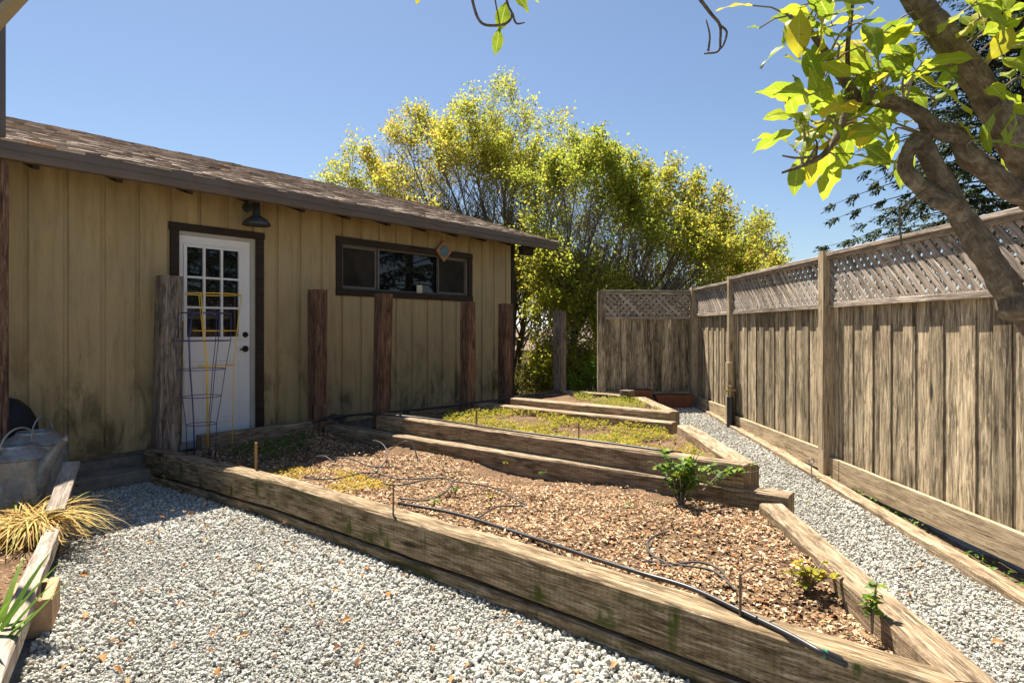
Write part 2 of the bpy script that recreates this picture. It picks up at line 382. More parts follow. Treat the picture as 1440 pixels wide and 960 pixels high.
M['glaze'] = plain("blue_glaze", (0.10, 0.16, 0.20), 0.3, 0, 0.5, 0.7, 30, 0.2)
M['paper'] = plain("cream_card", (0.62, 0.56, 0.40), 0.8)
M['stucco'] = plain("cream_stucco", (0.66, 0.54, 0.34), 0.9, 0, 0.2, 0.08)
M['far_roof'] = plain("far_brown_roof", (0.20, 0.145, 0.115), 0.9, 0, 0.2, 0.35, 9, 0.3)
M['beige'] = plain("beige_soffit_wood", (0.33, 0.27, 0.16), 0.8)
def galv():
    g = G("galvanised_steel"); tc = g.a("ShaderNodeTexCoord").outputs["Object"]
    n = g.noise(tc, 9, 6, 0.7, 0.4); v = g.a("ShaderNodeTexVoronoi", {"Vector": tc, "Scale": 45}).outputs["Color"]
    c = g.ramp(n, [(0.3, (0.18, 0.17, 0.155)), (0.55, (0.33, 0.325, 0.315)), (0.75, (0.46, 0.46, 0.455))])
    c = g.mix(0.12, c, v, 'OVERLAY')
    r = g.noise(g.mapv(tc, (6, 6, 3)), 1, 6, 0.7); c = g.mix(g.math('MULTIPLY', g.rng(r, 0.5, 0.7), 0.5), c, (0.20, 0.15, 0.09))
    g.set(color=c, rough=0.38, metal=0.35, spec=0.5); g.bump(n, 0.1, 0.01); return g.m
M['galv'] = galv()
def glass(name, col, rough):
    g = G(name); g.set(color=col, rough=rough, spec=0.5); tc = g.a("ShaderNodeTexCoord").outputs["Object"]
    g.bump(g.noise(tc, 1.5, 1), 0.02, 0.02); return g.m
M['glass'] = glass("dark_window_glass", (0.006, 0.006, 0.008), 0.02)
def screen():
    g = G("insect_screen"); tc = g.a("ShaderNodeTexCoord").outputs["Object"]; n = g.noise(tc, 3, 4)
    g.set(color=g.ramp(n, [(0.3, (0.018, 0.015, 0.012)), (0.7, (0.05, 0.042, 0.033))]), rough=0.7, spec=0.12); return g.m
M['screen'] = screen()
def tonemat(name, stops, rough=0.9, nz=20, nv=0.25, bump=0.4, spec=0.2, trans=0.0, zvar=False):
    g = G(name); t = g.tone(); tc = g.a("ShaderNodeNewGeometry").outputs["Position"]
    c = g.ramp(t, stops); n = g.noise(tc, nz, 3, 0.6)
    c = g.a("ShaderNodeHueSaturation", {"Color": c, "Value": g.math('ADD', g.math('MULTIPLY', n, nv * 2), 1 - nv)}).outputs[0]
    g.set(color=c, rough=rough, spec=spec)
    if bump: g.bump(n, bump, 0.005)
    if trans:
        tr = g.a("ShaderNodeBsdfTranslucent", {"Color": c}); mx = g.a("ShaderNodeMixShader", {0: trans, 1: g.b.outputs[0], 2: tr.outputs[0]})
        g.l.new(mx.outputs[0], g.out.inputs["Surface"])
    return g.m
M['stone'] = tonemat("crushed_stone", [(0.0, (0.10, 0.10, 0.088)), (0.25, (0.25, 0.245, 0.215)), (0.55, (0.41, 0.40, 0.35)), (0.8, (0.55, 0.54, 0.485)), (0.9, (0.66, 0.65, 0.60)), (0.94, (0.36, 0.28, 0.19)), (1.0, (0.24, 0.2, 0.16))], 0.9, 60, 0.2, 0.3)
M['chips'] = tonemat("wood_chips", [(0.0, (0.06, 0.037, 0.02)), (0.3, (0.20, 0.12, 0.064)), (0.6, (0.41, 0.27, 0.155)), (0.88, (0.66, 0.52, 0.36)), (0.96, (0.5, 0.26, 0.09)), (1.0, (0.4, 0.15, 0.05))], 0.9, 40, 0.25, 0.3)
M['dead_leaf'] = tonemat("dead_leaf", [(0.0, (0.12, 0.05, 0.02)), (0.5, (0.42, 0.19, 0.06)), (1.0, (0.5, 0.34, 0.18))], 0.8, 40, 0.2, 0.2, trans=0.2)
M['shake'] = tonemat("roof_shake", [(0.0, (0.13, 0.10, 0.08)), (0.5, (0.36, 0.29, 0.235)), (0.9, (0.58, 0.49, 0.41)), (1.0, (0.42, 0.25, 0.14))], 0.95, 25, 0.35, 0.6)
M['bark'] = tonemat("grey_bark", [(0, (0.09, 0.075, 0.06)), (1, (0.19, 0.16, 0.125))], 0.95, 14, 0.3, 0.6)
M['twig'] = tonemat("twig_bark", [(0, (0.14, 0.11, 0.08)), (1, (0.32, 0.265, 0.195))], 0.95, 10, 0.2, 0)
M['spring_leaf'] = tonemat("spring_leaf", [(0.0, (0.17, 0.24, 0.035)), (0.45, (0.38, 0.41, 0.05)), (0.75, (0.50, 0.45, 0.07)), (0.9, (0.45, 0.30, 0.06)), (1.0, (0.36, 0.2, 0.06))], 0.6, 4, 0.25, 0, 0.3, 0.66)
def citrus_leaf():
    g = G("citrus_leaf"); t = g.tone(); bl = g.a("ShaderNodeAttribute", attribute_name="blade").outputs["Vector"]; sx = g.a("ShaderNodeSeparateXYZ", {0: bl}); u, v = sx.outputs["X"], g.math('ABSOLUTE', sx.outputs["Y"])
    gp = g.a("ShaderNodeNewGeometry").outputs["Position"]
    c = g.ramp(t, [(0.0, (0.08, 0.15, 0.012)), (0.45, (0.20, 0.30, 0.018)), (0.8, (0.36, 0.44, 0.022)), (0.95, (0.58, 0.48, 0.03)), (1.0, (0.5, 0.25, 0.03))])
    b = g.noise(gp, 38, 5, 0.65); c = g.mix(g.math('MULTIPLY', g.rng(b, 0.45, 0.7), 0.35), c, (0.46, 0.50, 0.03))
    b2 = g.noise(gp, 85, 3, 0.6); c = g.mix(g.math('MULTIPLY', g.rng(b2, 0.64, 0.70), 0.75), c, (0.22, 0.12, 0.03))
    edge = g.math('MULTIPLY', g.rng(v, 0.72, 1.0), g.rng(b, 0.38, 0.6)); c = g.mix(g.math('MULTIPLY', edge, 0.55), c, (0.55, 0.42, 0.03))
    w = g.math('FRACT', g.math('SUBTRACT', g.math('MULTIPLY', u, 10.0), g.math('MULTIPLY', v, 2.2)), 0.0); side = g.math('MULTIPLY', g.rng(g.math('ABSOLUTE', g.math('SUBTRACT', w, 0.5)), 0.12, 0.03), g.rng(v, 0.95, 0.6))
    mid = g.rng(v, 0.09, 0.04); vein = g.math('MAXIMUM', mid, g.math('MULTIPLY', side, 0.5))
    c = g.mix(g.math('MULTIPLY', vein, 0.6), c, (0.62, 0.62, 0.16))
    g.set(color=c, rough=0.42, spec=0.32); g.bump(g.math('SUBTRACT', b, vein), 0.35, 0.004)
    tr = g.a("ShaderNodeBsdfTranslucent", {"Color": c}); mx = g.a("ShaderNodeMixShader", {0: 0.6, 1: g.b.outputs[0], 2: tr.outputs[0]}); g.l.new(mx.outputs[0], g.out.inputs["Surface"]); return g.m
M['citrus_leaf'] = citrus_leaf()
M['needle'] = tonemat("conifer_needle", [(0, (0.018, 0.034, 0.012)), (1, (0.055, 0.08, 0.025))], 0.7, 3, 0.2, 0, 0.2, 0.15)
M['green'] = tonemat("garden_leaf", [(0, (0.06, 0.13, 0.016)), (0.6, (0.14, 0.27, 0.025)), (1, (0.32, 0.38, 0.04))], 0.5, 8, 0.15, 0, 0.35, 0.5)
M['weed'] = tonemat("weed_leaf", [(0, (0.13, 0.18, 0.018)), (0.5, (0.36, 0.36, 0.025)), (0.85, (0.52, 0.40, 0.04)), (1, (0.5, 0.26, 0.07))], 0.7, 6, 0.2, 0, 0.2, 0.45)
M['straw'] = tonemat("dry_straw", [(0, (0.3, 0.17, 0.04)), (0.6, (0.55, 0.38, 0.1)), (0.9, (0.62, 0.5, 0.2)), (1, (0.32, 0.34, 0.04))], 0.7, 10, 0.15, 0, 0.3, 0.35)
M['bush'] = tonemat("olive_bush_leaf", [(0, (0.12, 0.13, 0.04)), (0.7, (0.33, 0.31, 0.10)), (1, (0.6, 0.5, 0.05))], 0.8, 5, 0.2, 0, 0.2, 0.45)
def limb_bark():
    g = G("citrus_bark"); uv = g.a("ShaderNodeTexCoord").outputs["UV"]; gp = g.a("ShaderNodeNewGeometry").outputs["Position"]
    n = g.noise(g.mapv(gp, (24, 24, 24)), 1, 6, 0.7, 0.6); f = g.noise(g.mapv(uv, (30, 220, 1)), 1, 4, 0.6, 0.5)
    c = g.ramp(n, [(0.34, (0.075, 0.055, 0.04)), (0.5, (0.20, 0.15, 0.108)), (0.66, (0.46, 0.39, 0.30))])
    c = g.mix(0.35, c, g.ramp(f, [(0.35, (0.06, 0.044, 0.032)), (0.65, (0.33, 0.26, 0.19))]))
    g.set(color=c, rough=0.85, spec=0.25); g.bump(g.math('ADD', n, f), 1.0, 0.014); return g.m
M['limb'] = limb_bark()
def ground_mat(name, stops, scale=60, s2=4):
    g = G(name); gp = g.a("ShaderNodeNewGeometry").outputs["Position"]
    n = g.noise(gp, scale, 6, 0.7); n2 = g.noise(gp, s2, 4); f = g.math('ADD', g.math('MULTIPLY', n, 0.65), g.math('MULTIPLY', n2, 0.35))
    g.set(color=g.ramp(f, stops), rough=0.95, spec=0.15); g.bump(n, 0.8, 0.02); return g.m
M['soil'] = ground_mat("bark_soil", [(0.33, (0.05, 0.03, 0.017)), (0.5, (0.15, 0.092, 0.052)), (0.68, (0.32, 0.22, 0.13))], 70)
M['gravel_base'] = ground_mat("gravel_base", [(0.33, (0.12, 0.12, 0.11)), (0.5, (0.27, 0.27, 0.25)), (0.68, (0.42, 0.42, 0.39))], 80)
M['earth'] = ground_mat("earth", [(0.33, (0.06, 0.055, 0.025)), (0.5, (0.13, 0.11, 0.055)), (0.68, (0.2, 0.17, 0.09))], 6, 0.6)

# ------------------------------------------------------------------ ground
def gz(x, y):
    z = garden_z(x, y) - 0.03
    if y > 10.5: z -= min(3.0, (y - 10.5) * 0.16)
    return z
def grid_sheet(name, xs, ys, zf, mat):
    V = np.array([(x, y, zf(x, y)) for y in ys for x in xs]); nx = len(xs)
    Fc = np.array([(j * nx + i, j * nx + i + 1, (j + 1) * nx + i + 1, (j + 1) * nx + i) for j in range(len(ys) - 1) for i in range(nx - 1)])
    return np_mesh(name, V, Fc, np.full(len(Fc), 0.5), mat, smooth=True)
gx = [-600, -200, -80, -40, -20] + list(np.linspace(-12, 12, 25)) + [20, 40, 80, 200, 600]
gy = [-300, -80, -20, -6] + list(np.linspace(-3, 32, 50)) + [50, 90, 200, 500, 900]
tag(grid_sheet("ground", gx, gy, lambda x, y: gz(x, y) - 0.06, M['earth']), kind='structure')
tag(grid_sheet("gravel_path", list(np.linspace(-4.6, 3.4, 30)), list(np.linspace(-1.5, 9.6, 60)), lambda x, y: garden_z(x, y) - 0.006, M['gravel_base']), kind='structure')

# ------------------------------------------------------------------ raised-bed timbers
A_front = [(-3.40, 5.76), (-1.78, 4.597), (-0.054, 3.144), (0.933, 2.277), (1.47, 1.81)]
TIM = "landscape timbers edging the raised beds"
def perp_in(pts, w):       # centre line: offset to the far side of the measured front edge
    out = []
    for i, p in enumerate(pts):
        a = Vector(pts[max(i - 1, 0)]); b = Vector(pts[min(i + 1, len(pts) - 1)]); t = (b - a).normalized()
        out.append(Vector(p) + Vector((-t.y, t.x)) * w / 2)
    return out
def timber(pts, w, h, ztop, label, mat='timber', name='landscape_timber', ztops=None, mb=None):
    """pts: polyline of the front top edge, left to right as seen from the path"""
    c = perp_in(pts, w); path = []; zt = ztops or [ztop] * len(c)
    full = []
    for i in range(len(c) - 1):
        L = (c[i + 1] - c[i]).length; n = max(2, int(L / 0.22))
        for k in range(n): full.append((c[i].lerp(c[i + 1], k / n), zt[i] + (zt[i + 1] - zt[i]) * k / n))
    full.append((c[-1], zt[-1]))
    m = mb or MB(); secs = []; b = 0.012
    for (p, z) in full:
        x, y = w / 2, h / 2; j = lambda s=0.003: random.uniform(-s, s)
        secs.append([(-x + b + j(), -y + j()), (x - b + j(), -y + j()), (x + j(), -y + b + j()), (x + j(), y - b + j(0.005)), (x - b + j(0.005), y + j()), (j(), y + j(0.002)), (-x + b + j(0.005), y + j()), (-x + j(), y - b + j(0.005)), (-x + j(), -y + b + j())])
        path.append((p.x, p.y, z - h / 2))
    m.sweep(path, secs, up=(0, 0, 1))
    if mb: return
    o = m.build(name, M[mat])
    tag(o, label, "timber", TIM); return o
def off(pts, d):
    return [tuple(Vector(p) + (Vector(q) - Vector(p)) * 0) for p, q in zip(pts, pts)] if d == 0 else [tuple(v) for v in perp_in(pts, d * 2)]
timber(A_front, 0.15, 0.205, 0.29, "long mossy front timber of the nearest bed with black hose end lying on it", ztops=[0.285, 0.285, 0.29, 0.29, 0.29])
timber(off(A_front, -0.012), 0.15, 0.16, 0.074, "half buried lower timber under the long front timber, mossy along its top edge", ztops=[0.06, 0.066, 0.072, 0.072, 0.07])
B_front = [(-2.10, 7.00), (-0.2, 5.53), (1.78, 4.02)]
timber(B_front, 0.15, 0.19, 0.32, "lower of the paired timbers behind the nearest bed, running behind the leafy green plant", 'timber_dry')
C_front = [(-1.46, 6.72), (0.1, 5.45), (1.56, 4.21)]
timber(C_front, 0.15, 0.165, 0.475, "upper timber with cut end above the leafy plant, fronting the weedy middle bed", 'timber_dry')
D_front = [(-0.50, 7.96), (1.60, 6.26)]
timber(D_front, 0.15, 0.2, 0.455, "lower of the two timbers behind the weedy middle bed", 'timber_dry')
E_front = [(-0.02, 7.78), (1.62, 6.44)]
timber(E_front, 0.15, 0.17, 0.535, "thin upper timber fronting the small far bed", 'timber_dry')
F_front = [(0.74, 8.90), (1.50, 8.32)]
timber(F_front, 0.14, 0.16, 0.51, "short far timber between the lone grey post and the timber stub", 'timber_dry')
def timber_line(a, b, w, h, z, label, mat='timber_dry'):
    m = MB(); L = (Vector(b) - Vector(a)).length
    m.beam((a[0], a[1], z - h / 2), (b[0], b[1], z - h / 2), w, h, bev=0.012, n=max(2, int(L / 0.25)), jit=0.003)
    return tag(m.build("landscape_timber", M[mat]), label, "timber", TIM)
timber_line((1.65, 3.97), (1.46, 1.96), 0.15, 0.2, 0.292, "right side timber of the nearest bed beside the sprouting stem and gravel path")
timber_line((1.72, 6.20), (1.66, 4.40), 0.16, 0.2, 0.445, "right side timber of the weedy middle bed along the gravel path")
timber_line((1.64, 7.98), (1.70, 6.60), 0.15, 0.2, 0.525, "right side timber of the small far bed, leading to the terracotta boxes")
timber_line(W(-5.25, 0.33, 0)[:2], W(-3.75, 0.36, 0)[:2], 0.14, 0.2, 0.36, "shaded timber under the white door at the back of the nearest bed")
timber_line(W(-3.05, 0.84, 0)[:2], W(-1.85, 0.92, 0)[:2], 0.13, 0.2, 0.43, "shaded timber against the wall between the third and fourth posts")
timber_line((0.0, 8.62), (0.66, 9.14), 0.13, 0.2, 0.475, "shaded timber joining the house corner post to the lone grey post")
m = MB(); m.beam((1.50, 8.12, 0.1), (1.50, 8.12, 0.60), 0.15, 0.15, up=D, bev=0.02, n=3, jit=0.006)
tag(m.build("timber_stub", M['post_grey']), "short dark timber stub standing at the far bed corner", "post")

# upright posts
POSTS = "upright posts standing along the house wall"
def post(px, o_or_xy, w, z0, z1, mat, label, lean=(0, 0)):
    x, y = o_or_xy; m = MB()
    m.beam((x, y, z0), (x + lean[0], y + lean[1], z1), w, w, up=N, bev=0.008, n=6, jit=0.0025)
    o = m.build("wooden_post", M[mat]); tag(o, label, "post", POSTS); return o
post(224, (-3.30, 5.93), 0.185, -0.05, 1.90, 'post_grey', "thick leaning grey post with bamboo stakes beside the white door", (0.045, 0.0))
post(446, (-2.20, 7.06), 0.16, 0.1, 1.84, 'post_red', "reddish brown post right of the white door, in front of a tan wall")
post(538, (-1.49, 7.10), 0.152, 0.1, 1.796, 'post_red', "leaning red brown post under the left half of the long window", (0.03, 0))
post(658, (-0.565, 8.0), 0.145, 0.2, 1.745, 'post_red', "dark red post below the right end of the long window")
post(711, (-0.09, 8.57), 0.15, 0.2, 1.74, 'post_red', "red brown post with bolt hole at the house corner")
post(787, (0.70, 9.18), 0.145, 0.2, 1.66, 'post_grey', "lone grey post standing free before the garden trees")

# soil of the beds
def soil(poly, z, name, bumps=0.025, res=0.09, trim=False):
    xs = [p[0] for p in poly]; ys = [p[1] for p in poly]
    X = np.arange(min(xs), max(xs) + res, res); Yv = np.arange(min(ys), max(ys) + res, res)
    gxx, gyy = np.meshgrid(X, Yv); inside = in_poly(gxx.ravel(), gyy.ravel(), poly).reshape(gxx.shape)
    ph = rng.uniform(0, 6, 8); zz = np.zeros_like(gxx)
    for i in range(8):
        a = ph[i] * 2; k = 2.0 + i * 1.3
        zz += np.sin((gxx * math.cos(a) + gyy * math.sin(a)) * k + ph[i]) / (1 + i * 0.5)
    zz = (np.vectorize(path_z)(gyy) + 0.012 if name == 'fence_strip_soil' else z) + zz * bumps / 2 + rng.normal(0, 0.004, zz.shape)
    V = np.stack([gxx, gyy, zz], -1).reshape(-1, 3); nx = len(X); fs = []
    for j in range(len(Yv) - 1):
        for i in range(nx - 1):
            q4 = (inside[j, i], inside[j + 1, i], inside[j, i + 1], inside[j + 1, i + 1])
            if (all(q4) if trim else any(q4)):
                fs.append((j * nx + i, j * nx + i + 1, (j + 1) * nx + i + 1, (j + 1) * nx + i))
    o = np_mesh(name, V, np.array(fs), np.full(len(fs), 0.5), M['soil'], smooth=True); tag(o, kind='structure')
    def height(x, y):
        i = np.clip(((x - X[0]) / res).astype(int), 0, nx - 1); j = np.clip(((y - Yv[0]) / res).astype(int), 0, len(Yv) - 1); return zz[j, i]
    return height
bed1 = [(-3.25, 5.86), (-1.70, 4.69), (0.03, 3.24), (1.02, 2.37), (1.42, 2.03), (1.60, 3.99), (-0.2, 5.45), (-2.14, 6.94), (-2.35, 6.75), (-3.2, 5.98)]
bed2 = [(-1.36, 6.80), (0.18, 5.53), (1.60, 4.36), (1.65, 6.15), (-0.52, 7.90), (-0.62, 7.8)]
bed3 = [(0.10, 7.88), (1.64, 6.56), (1.60, 7.98), (1.46, 8.2), (0.70, 8.80), (0.30, 8.55)]
H1 = soil(bed1, 0.205, "garden_soil", 0.05); H2 = soil(bed2, 0.36, "garden_soil"); H3 = soil(bed3, 0.465, "garden_soil", 0.015)
left_bed = [(-2.98, 4.12), (-1.62, 1.90), (-1.2, 1.2), (-3.4, 1.2), (-4.6, 4.4), (-3.9, 4.75)]
soil([(2.60, 1.0), (2.86, 1.0), (2.83, 9.3), (2.74, 9.3)], 0.0, "fence_strip_soil", 0.0, 0.05)
HL = soil(left_bed, 0.10, "garden_soil", 0.02, 0.03, True)

def sample(poly, n):
    xs = [p[0] for p in poly]; ys = [p[1] for p in poly]; out = np.zeros((0, 2))
    while len(out) < n:
        p = np.stack([rng.uniform(min(xs), max(xs), n), rng.uniform(min(ys), max(ys), n)], 1); out = np.concatenate([out, p[in_poly(p[:, 0], p[:, 1], poly)]])
    return out[:n]
def chips(poly, n, hf, name, label, keep=None, sc=1.0, mat='chips'):
    p = sample(poly, n)
    if keep is not None: p = p[keep(p)]
    n = len(p); z = hf(p[:, 0], p[:, 1]) + rng.uniform(0.002, 0.022, n)
    pos = np.stack([p[:, 0], p[:, 1], z], 1); ang = rng.uniform(0, 6.28, n)
    d = np.stack([np.cos(ang), np.sin(ang), rng.normal(0, 0.25, n)], 1); nr = np.stack([rng.normal(0, 0.35, n), rng.normal(0, 0.35, n), np.ones(n)], 1)
    L = (0.008 + 0.03 * rng.uniform(0, 1, n) ** 1.6) * sc; V, Fc = leaves_np(pos, d, nr, L, L * rng.uniform(0.12, 0.75, n), 0.1, 0.15)
    t = np.repeat(np.clip(rng.normal(0.55, 0.27, n), 0, 1), 2)
    return tag(np_mesh(name, V, Fc, t, M[mat]), label, kind='stuff')
chips(bed1, 74000, H1, "wood_chips", "tan wood chip mulch covering the nearest raised bed", lambda p: (np.sin(p[:, 0] * 3.1 + p[:, 1]) * np.sin(p[:, 1] * 2.7 - p[:, 0] * 1.1) + 0.5 * np.sin(p[:, 0] * 7.7) * np.sin(p[:, 1] * 8.3 + 1) + rng.normal(0, 0.45, len(p)) - np.clip((p[:, 0] * 0.62 + p[:, 1] * 0.785 - 3.85) * 1.3, -0.6, 1.2)) > -0.55)
chips(bed2, 2500, H2, "wood_chips", "scattered chips and dry bits in the middle bed")
chips(left_bed, 3500, HL, "wood_chips", "brown chip mulch left of the grey plank")

# gravel stones
ico_v = []
ph_ = (1 + 5 ** 0.5) / 2
for a in (-1, 1):
    for b in (-ph_, ph_): ico_v += [(0, a, b), (a, b, 0), (b, 0, a)]
ico_v = np.array(ico_v, float); ico_v /= np.linalg.norm(ico_v[0])
ico_f = []
for i in range(12):
    for j in range(i + 1, 12):
        for k in range(j + 1, 12):
            if all(np.linalg.norm(ico_v[a] - ico_v[b]) < 1.1 for a, b in ((i, j), (j, k), (i, k))):
                c = (ico_v[i] + ico_v[j] + ico_v[k]); nrm = np.cross(ico_v[j] - ico_v[i], ico_v[k] - ico_v[i])
                ico_f.append((i, j, k) if nrm.dot(c) > 0 else (i, k, j))
ico_f = np.array(ico_f)
front = [(-3.5, 5.78)] + [tuple(v) for v in off(A_front, -0.02)]
yard = [tuple(W(-9.0, 0.42, 0)[:2]), tuple(W(-5.30, 0.42, 0)[:2])] + off(A_front, -0.015) + [(1.5, 1.92), (2.65, 1.9), (2.65, 1.2), (2.65, 0.9), (-0.5, 0.9), (-1.15, 1.2), (-1.60, 1.92), (-2.88, 3.98), (-3.05, 4.25), (-3.6, 4.7)]
path_poly = [(1.52, 1.75), (1.74, 3.95), (1.72, 4.2), (1.82, 6.3), (1.80, 6.6), (1.72, 8.0), (1.6, 8.3), (1.55, 9.3), (2.76, 9.35), (2.70, 7.0), (2.60, 3.2), (2.56, 1.2)]
def stones(poly, n, name, label, rlo, rhi, zf):
    p = sample(poly, n); r = rng.uniform(0, 1, n) ** 2 * (rhi - rlo) + rlo
    r *= 1 + 0.35 * np.clip(np.sin(p[:, 0] * 2.3 + 1) * np.sin(p[:, 1] * 3.1), -0.5, 1)
    sc = np.stack([r * rng.uniform(0.8, 1.35, n), r * rng.uniform(0.75, 1.1, n), r * rng.uniform(0.45, 0.85, n)], 1)
    base = ico_v[None] * (1 + rng.uniform(-0.28, 0.22, (n, 12, 1)))
    tilt = rand_rot(n); v = np.einsum('nij,nkj->nki', tilt, base * sc[:, None])
    pos = np.stack([p[:, 0], p[:, 1], np.array([zf(y) for y in p[:, 1]]) + rng.uniform(-0.004, 0.014, n)], 1)
    V = (v + pos[:, None]).reshape(-1, 3); Fc = (ico_f[None] + (np.arange(n) * 12)[:, None, None]).reshape(-1, 3)
    t = np.clip(rng.normal(0.58, 0.15, n), 0.0, 0.9); odd = rng.uniform(0, 1, n); t = np.where(odd < 0.05, rng.uniform(0.94, 1, n), t)
    return tag(np_mesh(name, V, Fc, np.repeat(t, 20), M['stone']), label, kind='stuff')
stones(yard, 66000, "gravel", "pale grey crushed gravel spread in front of the nearest bed", 0.0058, 0.0138, lambda y: 0.0)
stones(path_poly, 42000, "gravel", "pale grey crushed gravel of the path along the fence", 0.0058, 0.0132, path_z)
# fallen leaves on the gravel
p = np.concatenate([sample(yard, 260), sample(path_poly, 40)]); n = len(p); ang = rng.uniform(0, 6.28, n)
pos = np.stack([p[:, 0], p[:, 1], np.array([path_z(y) for y in p[:, 1]]) + 0.022], 1)
V, Fc = leaves_np(pos, np.stack([np.cos(ang), np.sin(ang), rng.normal(0, 0.3, n)], 1), np.stack([rng.normal(0, 0.5, n), rng.normal(0, 0.5, n), np.ones(n)], 1), rng.uniform(0.025, 0.065, n), rng.uniform(0.012, 0.035, n), 0.3, 0.3)
tag(np_mesh("fallen_leaves", V, Fc, np.repeat(rng.uniform(0, 1, n), 2), M['dead_leaf']), "orange brown dead leaves scattered over the gravel", kind='stuff')

# ------------------------------------------------------------------ the cottage
house = thing("garden_cottage", W(-4, -2.5, 0.2), "tan board sided cottage with brown gutter and shingle roof", "building")
WB = 0.24; WT = 2.95; S0 = -9.5
dS0, dS1, dZ1 = -5.31, -4.497, 2.383          # door opening
wS0, wS1, wZ0, wZ1 = -3.38, -1.11, 1.895, 2.455   # window opening
m = MB()
for a, b, z0, z1 in ((S0, dS0, WB, WT), (dS0, dS1, dZ1, WT), (dS1, wS0, WB, WT), (wS0, wS1, WB, wZ0), (wS0, wS1, wZ1, WT), (wS1, 0, WB, WT)):
    m.wbox(a, b, -0.12, 0.0, z0, z1, tone=0.5)
sp = 0.2875; edge = -1.37; cuts = [edge + sp * k for k in range(-30, 6)]
cuts = [c for c in cuts if S0 < c < -0.06] + [-0.06]
def vboard(a, b, z0, z1):
    if b - a < 0.02 or z1 - z0 < 0.03: return
    m.beam(W((a + b) / 2, 0.008, z0), W((a + b) / 2, 0.008, z1), b - a, 0.016, up=N, bev=0.003)
for c0, c1 in zip(cuts[:-1], cuts[1:]):
    a, b = c0 + 0.018, c1 - 0.02
    spans = [(a, b, WB, WT)]
    for (o0, o1, q0, q1) in ((dS0 - 0.085, dS1 + 0.09, 0.0, 2.45), (wS0 - 0.085, wS1 + 0.085, 1.815, 2.54)):
        nxt = []
        for (x0, x1, z0, z1) in spans:
            if x1 <= o0 or x0 >= o1: nxt.append((x0, x1, z0, z1)); continue
            if x0 < o0: nxt.append((x0, o0, z0, z1))
            if x1 > o1: nxt.append((o1, x1, z0, z1))
            y0, y1 = max(x0, o0), min(x1, o1)
            if q0 > z0: nxt.append((y0, y1, z0, q0))
            nxt.append((y0, y1, q1, z1))
        spans = nxt
    for q in spans: vboard(*q)
# gable ends and back
for s in (-0.06, S0 + 0.06):
    pts = [W(s, 0 - 0.12, WB), W(s, -5.9, WB), W(s, -5.9, WT), W(s, -2.95, 3.86), W(s, -0.12, WT)]
    q = [p + D * 0.06 for p in pts]; r = [p - D * 0.06 for p in pts]
    m.face(q); m.face(r[::-1])
    for i in range(5): m.face([q[i], r[i], r[(i + 1) % 5], q[(i + 1) % 5]])
m.wbox(S0, 0, -6.02, -5.9, WB, WT)
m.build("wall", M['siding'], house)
m = MB(); m.wbox(S0, 0.0, -5.9, -0.02, -0.3, WB - 0.004); m.build("foundation", M['concrete'], house)
m = MB(); m.beam(W(-0.03, 0.012, WB - 0.02), W(-0.03, 0.012, 2.8), 0.075, 0.028, up=N, bev=0.004); m.build("corner_trim", M['brown_trim'], house)
# roof
pitch = 0.3227; EO = 0.42; EZ = 2.875; RO = -2.95
def roofz(o): return EZ + (EO - o) * pitch
SR = 0.66; SL = S0 - 0.3
m = MB()
slab = [(EO - 0.02, roofz(EO - 0.02) - 0.035), (RO, roofz(RO) - 0.035), (RO, roofz(RO) - 0.06), (EO - 0.02, roofz(EO - 0.02) - 0.06)]
for q0, q1 in (((EO - 0.02), RO),):
    a = [W(SL, o, z) for o, z in slab]; b = [W(SR, o, z) for o, z in slab]
    for i in range(4): m.face([a[i], a[(i + 1) % 4], b[(i + 1) % 4], b[i]], tone=0.2)
    m.face(b, tone=0.2); m.face(a[::-1], tone=0.2)
back = [W(SL, RO, roofz(RO)), W(SR, RO, roofz(RO)), W(SR, -6.35, EZ), W(SL, -6.35, EZ)]
m.face(back, tone=0.5); m.face([v - Vector((0, 0, 0.05)) for v in back[::-1]], tone=0.3)
sl = math.hypot(1, pitch); un = Vector((0, 0, 1)) + N * pitch; un.normalize(); ud = (-N + Vector((0, 0, pitch))).normalized()
row = 0; t = 0.0; Lr = (EO + 0.03 - RO) * sl
while t < Lr:
    s = SL + random.uniform(-0.1, 0)
    while s < SR:
        w = random.uniform(0.07, 0.21); e = min(s + w, SR + random.uniform(-0.02, 0.025))
        if s < -7.8: s = e + 0.004; continue
        th = random.uniform(0.006, 0.017); o0 = EO + 0.03; base = W(0, o0, roofz(o0) - 0.02) + ud * (t + random.uniform(-0.025, 0.02))
        top = base + ud * 0.30; tone = min(1, max(0, random.gauss(0.48, 0.22)))
        bs = base - W(0, 0, 0) + W0 * 0
        def q(ss, p, h): return p + D * ss + un * h
        p00, p01 = q(s, base, 0.012), q(e, base, 0.012); u00, u01 = q(s, base, 0.014 + th), q(e, base, 0.014 + th + random.uniform(-.004, .004))
        t00, t01 = q(s, top, 0.006), q(e, top, 0.006)
        m.face([u00, u01, t01, t00], tone=tone); m.face([p00, p01, u01, u00], tone=tone); m.face([p00, u00, t00], tone=tone); m.face([p01, t01, u01], tone=tone)
        s = e + random.uniform(0.002, 0.007)
    t += 0.135
roof = m.build("roof", M['shake'], house)
